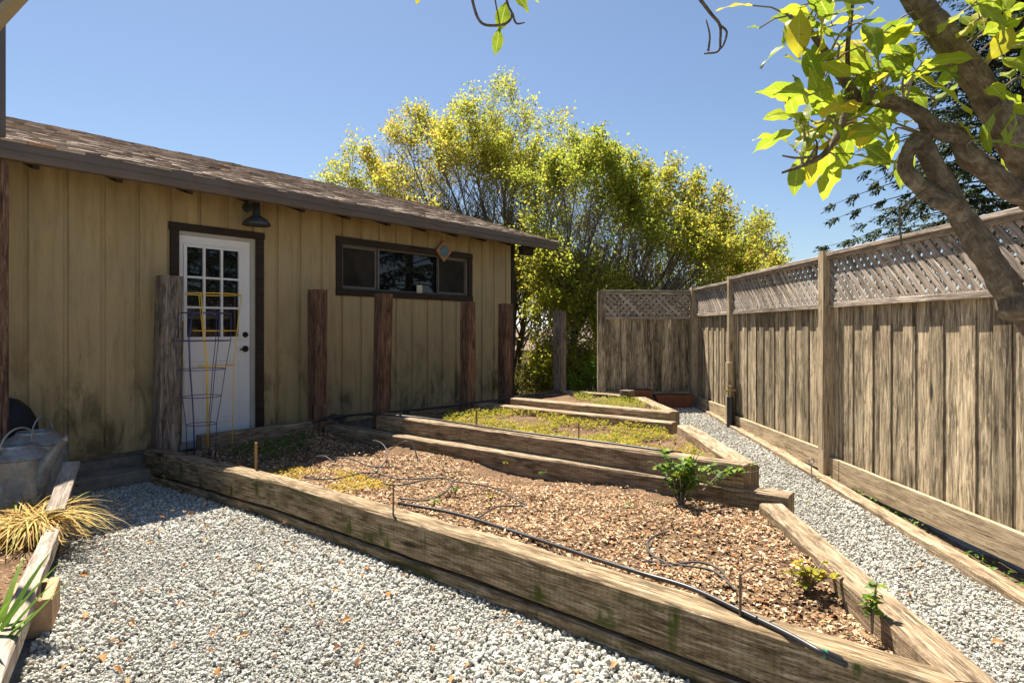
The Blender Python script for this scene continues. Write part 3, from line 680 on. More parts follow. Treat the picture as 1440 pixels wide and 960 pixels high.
# gutter (K profile), rafters, barge board
m = MB()
prof = [(-0.055, -0.074), (0.02, -0.074), (0.033, -0.045), (0.033, -0.012), (0.045, 0.0), (0.047, 0.075), (0.034, 0.075), (0.034, 0.065), (-0.048, 0.065), (-0.055, 0.075)]
m.sweep([W(-6.82, 0.405, 2.80), W(0.66, 0.405, 2.80)], [(a, b) for a, b in prof], up=(0, 0, 1), tone=0.5); m.build("gutter", M['gutter'], house)
for k in range(12):
    s = -6.55 + k * 0.61; m = MB()
    top = [W(s, 0.335, roofz(0.335) - 0.062), W(s, -0.0, roofz(0.0) - 0.062)]
    m.sweep([W(s, 0.345, roofz(0.345) - 0.135), W(s, 0.02, roofz(0.02) - 0.135)], [(-0.024, -0.07), (0.024, -0.07), (0.024, 0.07), (-0.024, 0.07)], up=(0, 0, 1), tone=0.5)
    m.build("rafter_tail", M['dark_wood'], house)
for s in (SR - 0.02,):
    m = MB(); m.sweep([W(s, EO - 0.03, roofz(EO - 0.03) - 0.10), W(s, RO, roofz(RO) - 0.10)], [(-0.018, -0.08), (0.018, -0.08), (0.018, 0.06), (-0.018, 0.06)], tone=0.4); m.build("barge_board", M['gutter'], house)
m = MB(); m.wbox(0.02, 0.3, 0.1, 0.2, 2.62, 2.76); m.build("lookout_block", M['dark_wood'], house)
# door frame + door
m = MB()
for a, b, z0, z1 in ((dS0 - 0.08, dS0 + 0.0, WB, dZ1 + 0.0), (dS1, dS1 + 0.085, WB, dZ1), (dS0 - 0.09, dS1 + 0.095, dZ1, dZ1 + 0.075)):
    m.wbox(a, b, 0.002, 0.034, z0, z1, tone=0.5, bev=0.004)
m.build("door_frame", M['brown_trim'], house)
m = MB()
m.wbox(dS1 - 0.05, dS1, -0.1, -0.004, WB, dZ1 - 0.03, tone=0.3); m.wbox(dS0, dS1, -0.1, -0.002, dZ1 - 0.035, dZ1, tone=0.3); m.wbox(dS0 + 0.0, dS0 + 0.015, -0.1, -0.004, WB, dZ1 - 0.03)
m.build("door_jamb", M['jamb'], house)
m = MB(); m.wbox(dS0, dS1, -0.1, 0.05, WB - 0.05, WB + 0.015); m.build("threshold", M['jamb'], house)
door = MB(); g0, g1, q0, q1 = -5.225, -4.675, 1.31, 2.235
L0, L1 = dS0 + 0.017, dS1 - 0.052
for a, b, z0, z1 in ((L0, g0, WB + .017, dZ1 - .037), (g1, L1, WB + .017, dZ1 - .037), (g0, g1, WB + .017, q0), (g0, g1, q1, dZ1 - .037)):
    door.wbox(a, b, -0.06, -0.02, z0, z1, tone=0.5)
def rectframe(mb, a, b, z0, z1, w, o0, o1, tone=0.5):
    mb.wbox(a, b, o0, o1, z1 - w, z1, tone=tone, bev=0.003); mb.wbox(a, b, o0, o1, z0, z0 + w, tone=tone, bev=0.003)
    mb.wbox(a, a + w, o0, o1, z0 + w, z1 - w, tone=tone, bev=0.003); mb.wbox(b - w, b, o0, o1, z0 + w, z1 - w, tone=tone, bev=0.003)
rectframe(door, g0 - 0.025, g1 + 0.025, q0 - 0.025, q1 + 0.025, 0.03, -0.0195, -0.004)
for k in (1, 2):
    s = g0 + (g1 - g0) * k / 3; door.wbox(s - 0.011, s + 0.011, -0.045, -0.012, q0, q1, bev=0.003)
    z = q0 + (q1 - q0) * k / 3; door.wbox(g0, g1, -0.044, -0.0125, z - 0.011, z + 0.011, bev=0.003)
for a, b in ((g0 - 0.02, (g0 + g1) / 2 - 0.04), ((g0 + g1) / 2 + 0.04, g1 + 0.02)):
    rectframe(door, a, b, 0.42, 1.08, 0.02, -0.0195, -0.012); rectframe(door, a + 0.05, b - 0.05, 0.47, 1.03, 0.012, -0.0195, -0.014)
doo = door.build("door", M['white'], house)
m = MB(); m.wbox(g0, g1, -0.052, -0.04, q0, q1); m.build("window_pane", M['glass'], doo)
def disc_knob(s, z, r, depth, lever):
    m = MB(); c = W(s, -0.019, z)
    m.tube([c, c + N * 0.012], [r, r * 0.9], 16); m.tube([c + N * 0.012, c + N * depth], [r * 0.45, r * 0.4], 12)
    if lever: m.tube(crv([c + N * depth, c + N * (depth + 0.01) - D * 0.03, c + N * (depth + 0.006) - D * 0.085 - Vector((0, 0, 0.006))], 4), [0.012, 0.011, 0.01, 0.009, 0.009, 0.009, 0.009, 0.009, 0.008], 8)
    else: m.tube([c + N * depth, c + N * (depth + 0.008)], [r * 0.55, r * 0.5], 12)
    return m
disc_knob(-4.60, 1.18, 0.036, 0.045, True).build("door_handle", M['bronze'], doo, smooth=False)
disc_knob(-4.60, 1.335, 0.032, 0.02, False).build("deadbolt", M['bronze'], doo)
# window
m = MB()
m.wbox(wS0 - 0.09, wS1 + 0.09, 0.002, 0.036, wZ1, wZ1 + 0.085, bev=0.004); m.wbox(wS0 - 0.09, wS1 + 0.09, 0.002, 0.042, wZ0 - 0.085, wZ0, bev=0.004)
m.wbox(wS0 - 0.085, wS0, 0.002, 0.034, wZ0, wZ1, bev=0.004); m.wbox(wS1, wS1 + 0.085, 0.002, 0.034, wZ0, wZ1, bev=0.004)
win = m.build("window", M['brown_trim'], house)
m = MB(); rectframe(m, wS0, wS1, wZ0, wZ1, 0.02, -0.09, -0.02)
rectframe(m, wS0 + 0.02, -2.82, wZ0 + 0.02, wZ1 - 0.02, 0.022, -0.05, -0.015); m.wbox(-2.80, -2.77, -0.06, -0.012, wZ0 + .02, wZ1 - .02)
rectframe(m, -1.71, wS1 - 0.02, wZ0 + 0.02, wZ1 - 0.02, 0.022, -0.05, -0.015)
m.build("window_frame", M['sash'], win)
m = MB(); m.wbox(wS0 + .04, -2.842, -0.04, -0.034, wZ0 + .04, wZ1 - .04); m.build("insect_screen", M['screen'], win); m = MB(); m.wbox(-1.69, wS1 - .04, -0.04, -0.034, wZ0 + .04, wZ1 - .04); m.build("insect_screen", M['screen'], win)
m = MB(); m.wbox(wS0 + .02, wS1 - .02, -0.075, -0.065, wZ0 + .02, wZ1 - .02); m.build("window_pane", M['glass'], win)
# things hung on the cottage
m = MB(); c = W(-1.66, 0.055, 2.52); up_ = Vector((0, 0, 1))
def diamond(c, h, th, mb, tone):
    q = [c + up_ * h, c + D * h, c - up_ * h, c - D * h]; a = [p + N * th / 2 for p in q]; b = [p - N * th / 2 for p in q]
    mb.face(a[::-1], tone=tone); mb.face(b, tone=tone)
    for i in range(4): mb.face([a[i], a[(i + 1) % 4], b[(i + 1) % 4], b[i]], tone=tone)
pq = thing("wall_plaque", W(-1.66, 0.04, 2.37), "diamond copper plaque with round blue disc on the window frame", "plaque")
diamond(c, 0.155, 0.022, m, 0.5); m.build("plate", M['copper'], pq)
m = MB(); m.tube([c + N * 0.012, c + N * 0.022], [0.085, 0.08], 24); m.tube([c + N * 0.022, c + N * 0.03], [0.06, 0.05], 20); m.build("disc", M['glaze'], pq)
m = MB(); m.wbox(-2.12, -2.02, -0.012, -0.006, wZ0 + 0.003, wZ0 + 0.115, bev=0.001); m.wbox(-2.10, -2.04, -0.0055, -0.004, wZ0 + 0.03, wZ0 + 0.09, tone=0.2)
tag(m.build("window_card", M['paper']), "small cream card standing on the sill of the long window", "card")
lamp = thing("wall_lamp", W(-4.60, 0.02, 2.6), "dark zinc barn lamp hanging from the wall above the white door", "lamp")
m = MB(); m.tube([W(-4.60, 0.017, 2.715), W(-4.60, 0.04, 2.715)], [0.055, 0.05], 16); m.tube([W(-4.60, 0.03, 2.72), W(-4.60, 0.22, 2.725), W(-4.60, 0.225, 2.69)], 0.014, 8); m.build("bracket_arm", M['lampmetal'], lamp)
m = MB(); m.lathe(W(-4.60, 0.22, 2.49), [(0.0, 0.25), (0.034, 0.25), (0.040, 0.12), (0.062, 0.10), (0.10, 0.078), (0.138, 0.035), (0.143, 0.01), (0.136, 0.01), (0.105, 0.06), (0.05, 0.095), (0.0, 0.1)], 28); m.build("lamp_shade", M['lampmetal'], lamp, smooth=True)
# concrete apron beside the first post
m = MB(); m.wbox(-9.0, -5.28, 0.0, 0.40, -0.1, 0.12, bev=0.01); m.wbox(-6.6, -5.26, 0.0, 0.05, 0.12, 0.2)
tag(m.build("concrete_apron", M['concrete']), "stained concrete ledge at the foot of the tan wall", "ledge")

# ------------------------------------------------------------------ fences
def fx(y): return 2.83 - 0.0057 * y
fence = thing("wooden_fence", (fx(4.2), 4.2, 0.0), "long weathered board fence with lattice top along the gravel path", "fence")
def fence_bay(par, p0, p1, face, zb, zt, zl, zk, kick=True, lat_front=True):
    """one bay between two posts: boards up to zt, lattice up to zl, kickboard zk high; face points to the garden"""
    p0 = Vector(p0); p1 = Vector(p1); L = (p1 - p0).length; t = (p1 - p0) / L; f = Vector(face)
    def at(u, o, z): q = p0 + t * u + f * o; return Vector((q.x, q.y, z))
    m = MB(); u = 0.0; nb = 0
    while u < L - 0.02:
        w = min(random.choice((0.09, 0.115, 0.14, 0.14)), L - u); c = u + w / 2; nb += 1; o = random.uniform(-0.0006, 0.0006) - (0.008 if nb % 2 else 0.0175)
        m.beam(at(c, o, zb), at(c + random.uniform(-.003, .003), o, zt + 0.01), w + (0.045 if nb % 2 == 0 else -0.003), 0.009, up=f, bev=0.002, tone=min(1, max(0, random.gauss(0.55, 0.33)))); u += w
    m.build("board_panel", M['fence'], par)
    m = MB(); m.beam(at(0, 0.018, zt + 0.0), at(L, 0.018, zt + 0.0), 0.036, 0.045, bev=0.004, n=4, jit=0.002); m.build("middle_rail", M['lattice'], par)
    m = MB(); m.beam(at(-0.02, 0.016, zl), at(L + .02, 0.016, zl), 0.10, 0.032, bev=0.004, n=4, jit=0.002); m.build("top_rail", M['lattice'], par)
    m = MB(); m.beam(at(0, 0.012, zl - 0.032), at(L, 0.012, zl - 0.032), 0.06, 0.03, bev=0.003); m.build("top_rail", M['lattice'], par)
    m = MB(); z0, z1 = zt + 0.02, zl - 0.045; h = z1 - z0; sp = 0.098
    for sgn, o in ((-1, 0.022), (1, 0.012)):
        u = -h
        while u < L:
            a, za, b, zb2 = (u, z0, u + h, z1) if sgn > 0 else (u + h, z0, u, z1)
            # clip to the bay
            def clip(x0, y0, x1, y1):
                if max(x0, x1) <= 0 or min(x0, x1) >= L: return None
                P0, P1 = [x0, y0], [x1, y1]
                for lim, lo in ((0, True), (L, False)):
                    for A_, B_ in ((P0, P1), (P1, P0)):
                        if (A_[0] < lim) if lo else (A_[0] > lim):
                            k = (lim - A_[0]) / (B_[0] - A_[0]); A_[1] = A_[1] + (B_[1] - A_[1]) * k; A_[0] = lim
                return P0, P1
            r = clip(a, za, b, zb2)
            if r and abs(r[0][0] - r[1][0]) > 0.03:
                m.beam(at(r[0][0], o, r[0][1]), at(r[1][0], o, r[1][1]), 0.041, 0.008, up=f, bev=0)
            u += sp
    m.build("lattice_panel", M['lattice'], par)
    if kick:
        m = MB(); m.beam(at(0.0, 0.02, zk), at(L, 0.02, zk), 0.036, 0.185, bev=0.003, n=3, jit=0.001); m.build("kickboard", M['fence_clean'], par)
ys = [9.42, 7.86, 5.50, 3.10, 0.70]
zts = [1.60, 1.60, 1.605, 1.60]; zls = [1.985, 2.03, 2.045, 2.04]
for i in range(4):
    y0, y1 = ys[i], ys[i + 1]; zk = [0.30, 0.235, 0.19, 0.13][i]
    fence_bay(fence, (fx(y0 - 0.015), y0 - 0.015, 0), (fx(y1 + 0.015), y1 + 0.015, 0), (-1, 0, 0), zk + 0.05, zts[i], zls[i], zk)
for y, w, zt in ((7.86, 0.075, 2.06), (5.50, 0.10, 2.08), (3.10, 0.09, 2.06), (0.70, 0.09, 2.05)):
    m = MB(); m.beam((fx(y) - 0.03, y, 0.0), (fx(y) - 0.03, y, zt), w, w, up=(1, 0, 0), bev=0.005, n=5, jit=0.0015, tone=0.7); m.build("post", M['fence_clean'], fence)
m = MB(); m.beam((fx(7.8) - 0.075, 7.80, 0.12), (fx(7.8) - 0.075, 7.80, 0.98), 0.1, 0.06, up=(1, 0, 0), bev=0.004, n=3, tone=0.4); m.build("post_splint", M['fence_clean'], fence)
m = MB(); m.beam((fx(9.4) - 0.02, 9.40, 0.1), (fx(9.4) - 0.02, 9.40, 2.02), 0.135, 0.12, up=(0, 1, 0), bev=0.005, n=5, jit=0.0015, tone=0.6); m.build("post", M['fence_clean'], fence)
m = MB()
for y, dx in ((5.40, -0.10),): m.tube([(fx(y) + dx, y, 1.75), (fx(y) + dx - 0.01, y + .01, 0.35)], 0.0035, 5)
m.build("guide_wire", M['rust'], fence)
bf = thing("wooden_fence", (2.0, 9.45, 0.2), "short shaded fence panel with lattice top closing the far end", "fence")
fence_bay(bf, (1.37, 9.46, 0), (2.73, 9.46, 0), (0, -1, 0), 0.30, 1.565, 1.965, 0.36, True)
m = MB(); m.beam((1.35, 9.44, 0.1), (1.35, 9.44, 1.97), 0.115, 0.1, up=(0, 1, 0), bev=0.005, n=4, jit=0.001, tone=0.5); m.build("post", M['fence'], bf)
# path edging
m = MB(); pts = [(2.52, 0.6), (2.60, 3.0), (2.69, 5.4), (2.72, 7.3), (2.745, 9.2)]
for (a, b) in zip(pts[:-1], pts[1:]):
    m.beam((a[0], a[1] + 0.004, path_z(a[1]) + 0.0), (b[0], b[1], path_z(b[1]) + 0.0), 0.11, 0.085, bev=0.006, n=5, jit=0.003)
tag(m.build("path_edging", M['timber_dry']), "low timber edging between gravel path and long fence", "edging")
eb = MB(); c = Vector((2.60, 5.42, 0.10)); eb.tube([c, c + Vector((0, 0, 0.13))], 0.006, 6)
eb.tube([c + Vector((0.022 * math.cos(a), 0, 0.152 + 0.022 * math.sin(a))) for a in np.linspace(-1.57, 4.71, 14)], 0.006, 6)
tag(eb.build("eye_bolt", M['galv']), "small metal eye bolt at the foot of the near fence post", "bolt")

# standpipe
sp_ = thing("standpipe", (2.69, 7.70, 0.17), "black sleeved water standpipe with brass tap by the fence", "standpipe")
m = MB(); m.tube([(2.69, 7.70, 0.1), (2.69, 7.70, 0.56)], [0.042, 0.040], 14); m.build("pipe_sleeve", M['black_rubber'], sp_)
m = MB(); m.tube([(2.69, 7.70, 0.56), (2.69, 7.70, 0.68)], 0.014, 10); m.tube([(2.63, 7.70, 0.64), (2.76, 7.70, 0.64)], 0.013, 10); m.tube([(2.63, 7.70, 0.64), (2.62, 7.68, 0.60)], 0.015, 8)
m.tube([(2.69, 7.70, 0.68), (2.69, 7.70, 0.70)], [0.03, 0.03], 10); m.build("tap", M['brass'], sp_)
# terracotta boxes
def planter(x, y, z, L, w, h, label):
    m = MB(); o = 0.022
    for (a, b, z0, z1) in ((0.82, 1.0, 0.0, h * 0.8), (1.06, 1.06, h * 0.8, h)):
        q0 = [(x + sx * L / 2 * a, y + sy * w / 2 * a, z + z0) for sx, sy in ((-1, -1), (1, -1), (1, 1), (-1, 1))]
        q1 = [(x + sx * L / 2 * b, y + sy * w / 2 * b, z + z1) for sx, sy in ((-1, -1), (1, -1), (1, 1), (-1, 1))]
        for i in range(4): m.face([q0[i], q0[(i + 1) % 4], q1[(i + 1) % 4], q1[i]])
        if a == 0.82: m.face(q0[::-1])
        else:
            i0 = [(x + sx * (L / 2 - o), y + sy * (w / 2 - o), z + z1) for sx, sy in ((-1, -1), (1, -1), (1, 1), (-1, 1))]
            i1 = [(p[0], p[1], z + h * 0.82) for p in i0]
            for i in range(4): m.face([q1[i], q1[(i + 1) % 4], i0[(i + 1) % 4], i0[i]]); m.face([i0[i], i0[(i + 1) % 4], i1[(i + 1) % 4], i1[i]])
            m.face(i1, tone=0.1); m.face(q0[::-1])
    return tag(m.build("planter_box", M['terracotta']), label, "planter", "terracotta boxes by the far fence")
planter(2.37, 9.17, 0.235, 0.52, 0.2, 0.2, "long terracotta planter box standing against the corner fence post")
planter(1.84, 9.22, 0.235, 0.42, 0.2, 0.27, "taller terracotta planter box behind the timber stub")

# ------------------------------------------------------------------ hoses, stakes, cages
def hose(pts, r, name, label, cat, mat='black_rubber', group=None, n=8):
    m = MB(); m.tube(crv(pts, n), r, 8, tone=0.5); return tag(m.build(name, M[mat], smooth=True), label, cat, group)
h = thing("irrigation_hose", (0.2, 3.2, 0.2), "thick black irrigation hose lying along the long front timber", "hose")
hp = [(-0.72, 4.02, 0.235), (-0.30, 3.66, 0.255), (0.05, 3.36, 0.27), (0.22, 3.12, 0.302), (0.5, 2.82, 0.302), (0.72, 2.58, 0.302), (0.93, 2.38, 0.302), (1.12, 2.14, 0.305), (1.22, 2.02, 0.30)]
hp = [PZ(560, 707, .24), PZ(640, 722, .25), PZ(740, 753, .26), PZ(830, 783, .285), PZ(900, 805, .302), PZ(970, 826, .302), PZ(1040, 858, .303), PZ(1110, 892, .303), PZ(1150, 914, .30), P(1166, 921, 2.13)]
m = MB(); m.tube(crv(hp, 8), 0.0105, 10); m.build("hose_tube", M['black_rubber'], h, smooth=True)
e0 = hp[-1]; ed = (hp[-1] - hp[-2]).normalized()
m = MB(); m.tube([e0 - ed * 0.01, e0 + ed * 0.05], [0.015, 0.015], 14); m.tube([e0 + ed * 0.05, e0 + ed * 0.058], [0.018, 0.018], 14); m.build("end_cap", M['black_rubber'], h)
m = MB(); m.tube([e0 - ed * 0.022, e0 - ed * 0.012], [0.0145, 0.0145], 14); m.build("band", M['green_band'], h)
DT = "drip tubes lying in the nearest bed"
def dripz(pts): return [PZ(px, py, z) for px, py, z in pts]
def drip(label, *pts): return hose(dripz(pts), 0.0058, "drip_tube", label, "drip tube", 'drip', DT)
drip("grey drip tube arching upright near the middle of the nearest bed", (512, 618, .25), (535, 622, .34), (545, 640, .3), (532, 660, .25), (515, 673, .23))
drip("drip tube arch springing beside the orange weeds and ending upright", (548, 632, .3), (565, 622, .40), (578, 622, .40), (586, 640, .3), (588, 655, .22))
drip("low curved drip tube near the yellow orange weeds left of centre", (432, 645, .23), (455, 641, .26), (470, 650, .23), (475, 643, .27), (498, 646, .25), (520, 655, .23), (560, 657, .23))
drip("long straight drip tube across the left part of the mulch", (430, 672, .23), (470, 673, .24), (520, 664, .23), (560, 673, .23), (605, 672, .23))
drip("looping drip tube in the middle of the mulch bed", (560, 700, .23), (600, 703, .23), (628, 690, .24), (634, 675, .25), (610, 672, .24), (560, 682, .23), (535, 678, .23))
drip("drip tube ending at mid bed with a wide right hand bend", (634, 676, .25), (680, 682, .25), (705, 690, .25), (728, 703, .24), (739, 711, .23), (700, 712, .24), (672, 728, .23))
drip("hooked grey drip tube lying in the right part of the mulch", (970, 745, .24), (935, 748, .25), (912, 760, .25), (915, 778, .245), (937, 791, .24), (960, 806, .23), (985, 820, .225))
drip("forked drip tube beside the rusty pin at the right of the bed", (885, 795, .225), (905, 789, .24), (935, 791, .24), (965, 795, .24), (1000, 801, .24), (1020, 815, .23), (1035, 830, .22))
drip("second thin drip tube trailing toward the black hose", (915, 803, .225), (938, 795, .235), (980, 790, .245), (1012, 800, .235), (1026, 822, .225))
hose([PZ(440, 594, .40), PZ(465, 585, .44), PZ(500, 583, .45), PZ(540, 583, .50), PZ(600, 588, .49), PZ(680, 600, .49), PZ(760, 611, .49), PZ(850, 622, .49), PZ(930, 633, .49), PZ(958, 636, .46)], 0.009, "irrigation_hose", "thin black hose running along the timber of the weedy bed", "hose")
hose([PZ(440, 594, .385), PZ(455, 590, .39), PZ(500, 583, .42), PZ(570, 577, .43), PZ(620, 572, .44), PZ(660, 567, .46), PZ(690, 563, .48), PZ(725, 559, .50), PZ(760, 554, .50), PZ(790, 551, .51)], 0.012, "irrigation_hose", "black hose running from post to post along the wall", "hose")
m = MB(); cc = W(-3.72, 0.42, 0.36)
for k in range(3): m.tube([cc + Vector((0.09 * math.cos(a) * (1 - .1 * k), 0.09 * math.sin(a), 0.015 * k + 0.02 * math.sin(2 * a + k))) for a in np.linspace(0, 6.28, 20)], 0.011, 8)
tag(m.build("hose_coil", M['black_rubber'], smooth=True), "small black hose coil at the foot of the second post", "hose")

def stake(px, y0, y1, zb, label, mat='stake', w=0.016, hook=False):
    b = PZ(px, y1, zb); top = b.z + (y1 - y0) / F * b.y; m = MB()
    if mat == 'stake': m.beam((b.x, b.y, b.z - 0.03), (b.x, b.y, top), w, w, up=(0, 1, 0), bev=0.002)
    else:
        m.tube([(b.x, b.y, b.z - 0.03), (b.x, b.y, top)], 0.0055, 8)
        if hook: m.tube(crv([(b.x, b.y, top - 0.004), (b.x + 0.05, b.y + 0.03, top + 0.01), (b.x + 0.08, b.y + 0.05, top + 0.015)], 3), 0.004, 6)
    return tag(m.build("garden_stake", M[mat]), label, "stake", "stakes pushed in beside the timbers")
stake(360, 622, 658, 0.285, "short pale wooden stake on the front timber below the door", w=0.018)
stake(553, 680, 724, 0.29, "thin rusty rod at the middle of the front timber", 'rust')
stake(1041, 806, 866, 0.29, "rusty pin with bent tip beside the hose end", 'rust', hook=True)
stake(670, 575, 596, 0.475, "orange brown stake at the left of the weedy bed timber")
stake(814, 594, 617, 0.475, "thin dark rod standing at mid timber of the weedy bed", 'rust')
stake(500, 603, 620, 0.24, "tiny forked peg before the second timber", 'rust')
BAM = "bamboo canes leaning on the thick grey post"
for k, (px, dx, t_, l) in enumerate(((246, 0.0, 445, "thin tan bamboo cane upright between the grey post and door"), (250, 0.012, 452, "greenish bamboo cane just left of the white door"))):
    b = PZ(px, 626, 0.28) + Vector((dx, 0.03 * k, 0)); m = MB(); zt = b.z + (626 - t_) / F * b.y
    path = [b + Vector((0.02 * i / 8, 0, (zt - b.z) * i / 8)) for i in range(9)]
    m.tube(path, [0.008 + 0.0016 * (i % 2) for i in range(9)], 8); tag(m.build("bamboo_cane", M['bamboo']), l, "cane", BAM)

def cage(name, base, rings, z_leg, nleg, r, label, mat, mb_mat, bot_shift=(0, 0)):
    t = thing(name, base, label, "plant cage", "tomato cages by the door"); b = Vector(base)
    for (z, rad, dx) in rings:
        m = MB(); pts = [b + Vector((dx + rad * math.cos(a), rad * math.sin(a), z)) for a in np.linspace(0, 2 * math.pi, 37)]
        m.tube(pts, r, 6, cap=False); m.build("ring", M[mb_mat], t, smooth=True)
    for k in range(nleg):
        a = 2 * math.pi * k / nleg + 0.5; pts = []
        for (z, rad, dx) in rings: pts.append(b + Vector((dx + rad * math.cos(a), rad * math.sin(a), z)))
        zl, rl = rings[-1][0], rings[-1][1]; pts.append(b + Vector((rings[-1][2] + (rl * 0.92) * math.cos(a), rl * 0.92 * math.sin(a), z_leg)))
        m = MB(); m.tube(pts, r, 6); m.build("leg", M[mb_mat], t, smooth=True)
    return t
cb = Vector((-2.80, 5.70, 0.2)); k_ = 5.70 / F
def cz(py): return EYE - (py - HY) * k_ - 0.2
cage("tomato_cage", cb, [(cz(440), .215, -.0), (cz(479), .23, -.02), (cz(519), .195, -.03), (cz(557), .16, -.03), (cz(596), .125, -.035)], -0.05, 6, 0.0038, "purple wire tomato cage in front of the white door", 'p', 'purple_wire')
yc = Vector((-2.77, 5.80, 0.2)); 
cage("tomato_cage", yc, [(cz(413), .235, 0.0), (cz(465), .19, 0.01), (cz(515), .15, 0.02)], 0.12, 3, 0.0045, "yellow wire tomato cage standing inside the purple one", 'y', 'yellow_wire')

# ------------------------------------------------------------------ left corner
def can(c, r, h, ang, label, spout=True):
    t = thing("watering_can", c, label, "watering can", "galvanised watering cans by the wall"); c = Vector(c)
    m = MB(); m.lathe(c, [(0, 0.006), (r * 0.97, 0.0), (r, 0.01), (r, h * 0.2), (r * 1.012, h * 0.205), (r, h * 0.22), (r * 0.985, h * 0.78), (r * 1.0, h * 0.80), (r * 0.97, h * 0.83), (r * 0.6, h * 0.95), (r * 0.58, h * 0.985), (r * 0.55, h * 0.985), (r * 0.55, h * 0.92), (r * 0.2, h * 0.85), (0, h * 0.84)], 64, 1.0, 0.9, ang=ang)
    m.build("body", M['galv'], t)
    m = MB(); m.tube([c + d0 * 1.0 for d0 in [Vector((r * 1.0 * math.cos(a) * math.cos(ang) - r * .9 * math.sin(a) * math.sin(ang), r * math.cos(a) * math.sin(ang) + r * .9 * math.sin(a) * math.cos(ang), h * 0.80)) for a in np.linspace(0, 2 * math.pi, 49)]], 0.008, 6, cap=False); m.build("rim", M['galv'], t, smooth=True)
    m = MB(); m.tube([c + Vector((0, -r * 0.9 - 0.001, 0.01)), c + Vector((0, -r * 0.9 - 0.001, h * 0.79))], 0.005, 6); m.build("seam", M['galv'], t, smooth=True)
    d = Vector((math.cos(ang), math.sin(ang), 0)); s = Vector((-d.y, d.x, 0))
    if spout:
        m = MB(); secs = []; path = []
        for dx, zl, zh, w in ((-0.03, .07, .36, .05), (0.02, .08, .385, .042), (0.04, .16, .405, .036), (0.055, .22, .415, .032), (0.10, .31, .45, .027), (0.16, .43, .505, .024), (0.205, .485, .535, .023), (0.215, .488, .545, .028)):
            path.append(c + d * (r * 0.95 + dx) + Vector((0, 0, 0.2))); zm, hh = (zl + zh) / 2 - 0.2, (zh - zl) / 2
            secs.append([(w * math.sin(a), zm + hh * math.cos(a)) for a in np.linspace(0, 2 * math.pi, 13)[:-1]])
        m.sweep(path, secs, up=(0, 0, 1), tone=0.5); m.build("spout", M['galv'], t, smooth=True)
    m = MB(); pts = [c + s * (r * 0.66 * math.cos(a)) + d * 0.05 + Vector((0, 0, h * 0.88 + 0.17 * math.sin(a))) for a in np.linspace(0, math.pi, 15)]
    m.tube(pts, 0.007, 8); m.build("handle", M['galv'], t, smooth=True)
    for q in (pts[0], pts[-1]):
        m = MB(); m.tube([q - Vector((0, 0, .035)), q + Vector((0, 0, 0.01))], 0.014, 10); m.build("handle_lug", M['galv'], t)
    return t
can((-3.61, 4.52, 0.10), 0.235, 0.47, R(-8), "front galvanised watering can with flat spout beside the dry straw")
can((-3.80, 4.98, 0.12), 0.22, 0.47, R(8), "rear galvanised watering can, half hidden behind the front one", False)
m = MB(); m.lathe((-4.22, 5.12, 0.12), [(0.25, 0.0), (0.26, 0.2), (0.27, 0.40), (0.26, 0.52), (0.22, 0.62), (0.16, 0.68), (0.08, 0.71), (0.0, 0.72)], 28)
m.v = [(x + 0.012 * math.sin(9 * z + 5 * math.atan2(y - 5.1, x + 4.2)), y + 0.01 * math.sin(11 * x), z) for x, y, z in m.v]
tag(m.build("covered_drum", M['cover'], smooth=True), "black round covered drum against the wall behind the watering cans", "drum")
# porch corner post with fascia and rafter
pp = thing("porch_post", (-4.10, 4.93, 0.1), "dark brown porch post at the left edge with eave timbers above", "post")
m = MB(); m.beam((-4.055, 4.90, 0.05), (-4.055, 4.90, 2.88), 0.14, 0.14, up=N, bev=0.006, n=5, jit=0.002); m.build("column", M['post_red'], pp)
m = MB(); q = P(12, 190, 4.75); m.beam((q.x - 0.125, q.y, q.z), (q.x - 0.125, q.y, 4.6), 0.12, 0.12, up=(0, 1, 0), bev=0.005); m.build("downspout", M['gutter'], pp)
m = MB(); a = P(-8, 34, 4.6); b = P(42, -20, 4.6); m.beam(a + (a - b) * 1.5, b + (b - a) * 2.0, 0.05, 0.10, up=(0.7, 0, 0.7), bev=0.004); m.build("rafter", M['beige'], pp)
# plank edging
pk = [Vector((-2.945, 4.05)), Vector((-1.87, 2.26)), Vector((-1.28, 1.28))]
m = MB(); m.beam((pk[0].x, pk[0].y, 0.155), (pk[2].x, pk[2].y, 0.155), 0.082, 0.09, bev=0.008, n=14, jit=0.003)
tag(m.build("edging_plank", M['plank']), "long grey plank resting by the concrete block at lower left", "plank")
m = MB(); a = P(84, 700, 4.05); b = P(101, 651, 4.42); m.beam(a - (b - a) * 0.35, b, 0.10, 0.032, bev=0.004, n=4, jit=0.002)
tag(m.build("loose_board", M['plank']), "short grey board tilted upward behind the dry straw", "board")
# concrete block with hollow cores
bx = Vector((-2.27, 2.95, 0)); m = MB()
ax = Vector((0.50, -0.86, 0)).normalized(); ay = Vector((-ax.y, ax.x, 0))
def blk(u0, u1, v0, v1):
    c0 = bx + ax * u0 + ay * ((v0 + v1) / 2) + Vector((0, 0, 0.08)); c1 = bx + ax * u1 + ay * ((v0 + v1) / 2) + Vector((0, 0, 0.08)); m.beam(c0, c1, v1 - v0, 0.165, bev=0.006, tone=0.5)
blk(-0.15, 0.15, -0.095, -0.05); blk(-0.15, 0.15, 0.05, 0.095)
for u in (-0.15, 0.1): blk(u + 0.0005, u + 0.0495, -0.0495, 0.0495)
tag(m.build("concrete_block", M['block']), "tan hollow concrete block on the gravel beside the grey plank", "block")

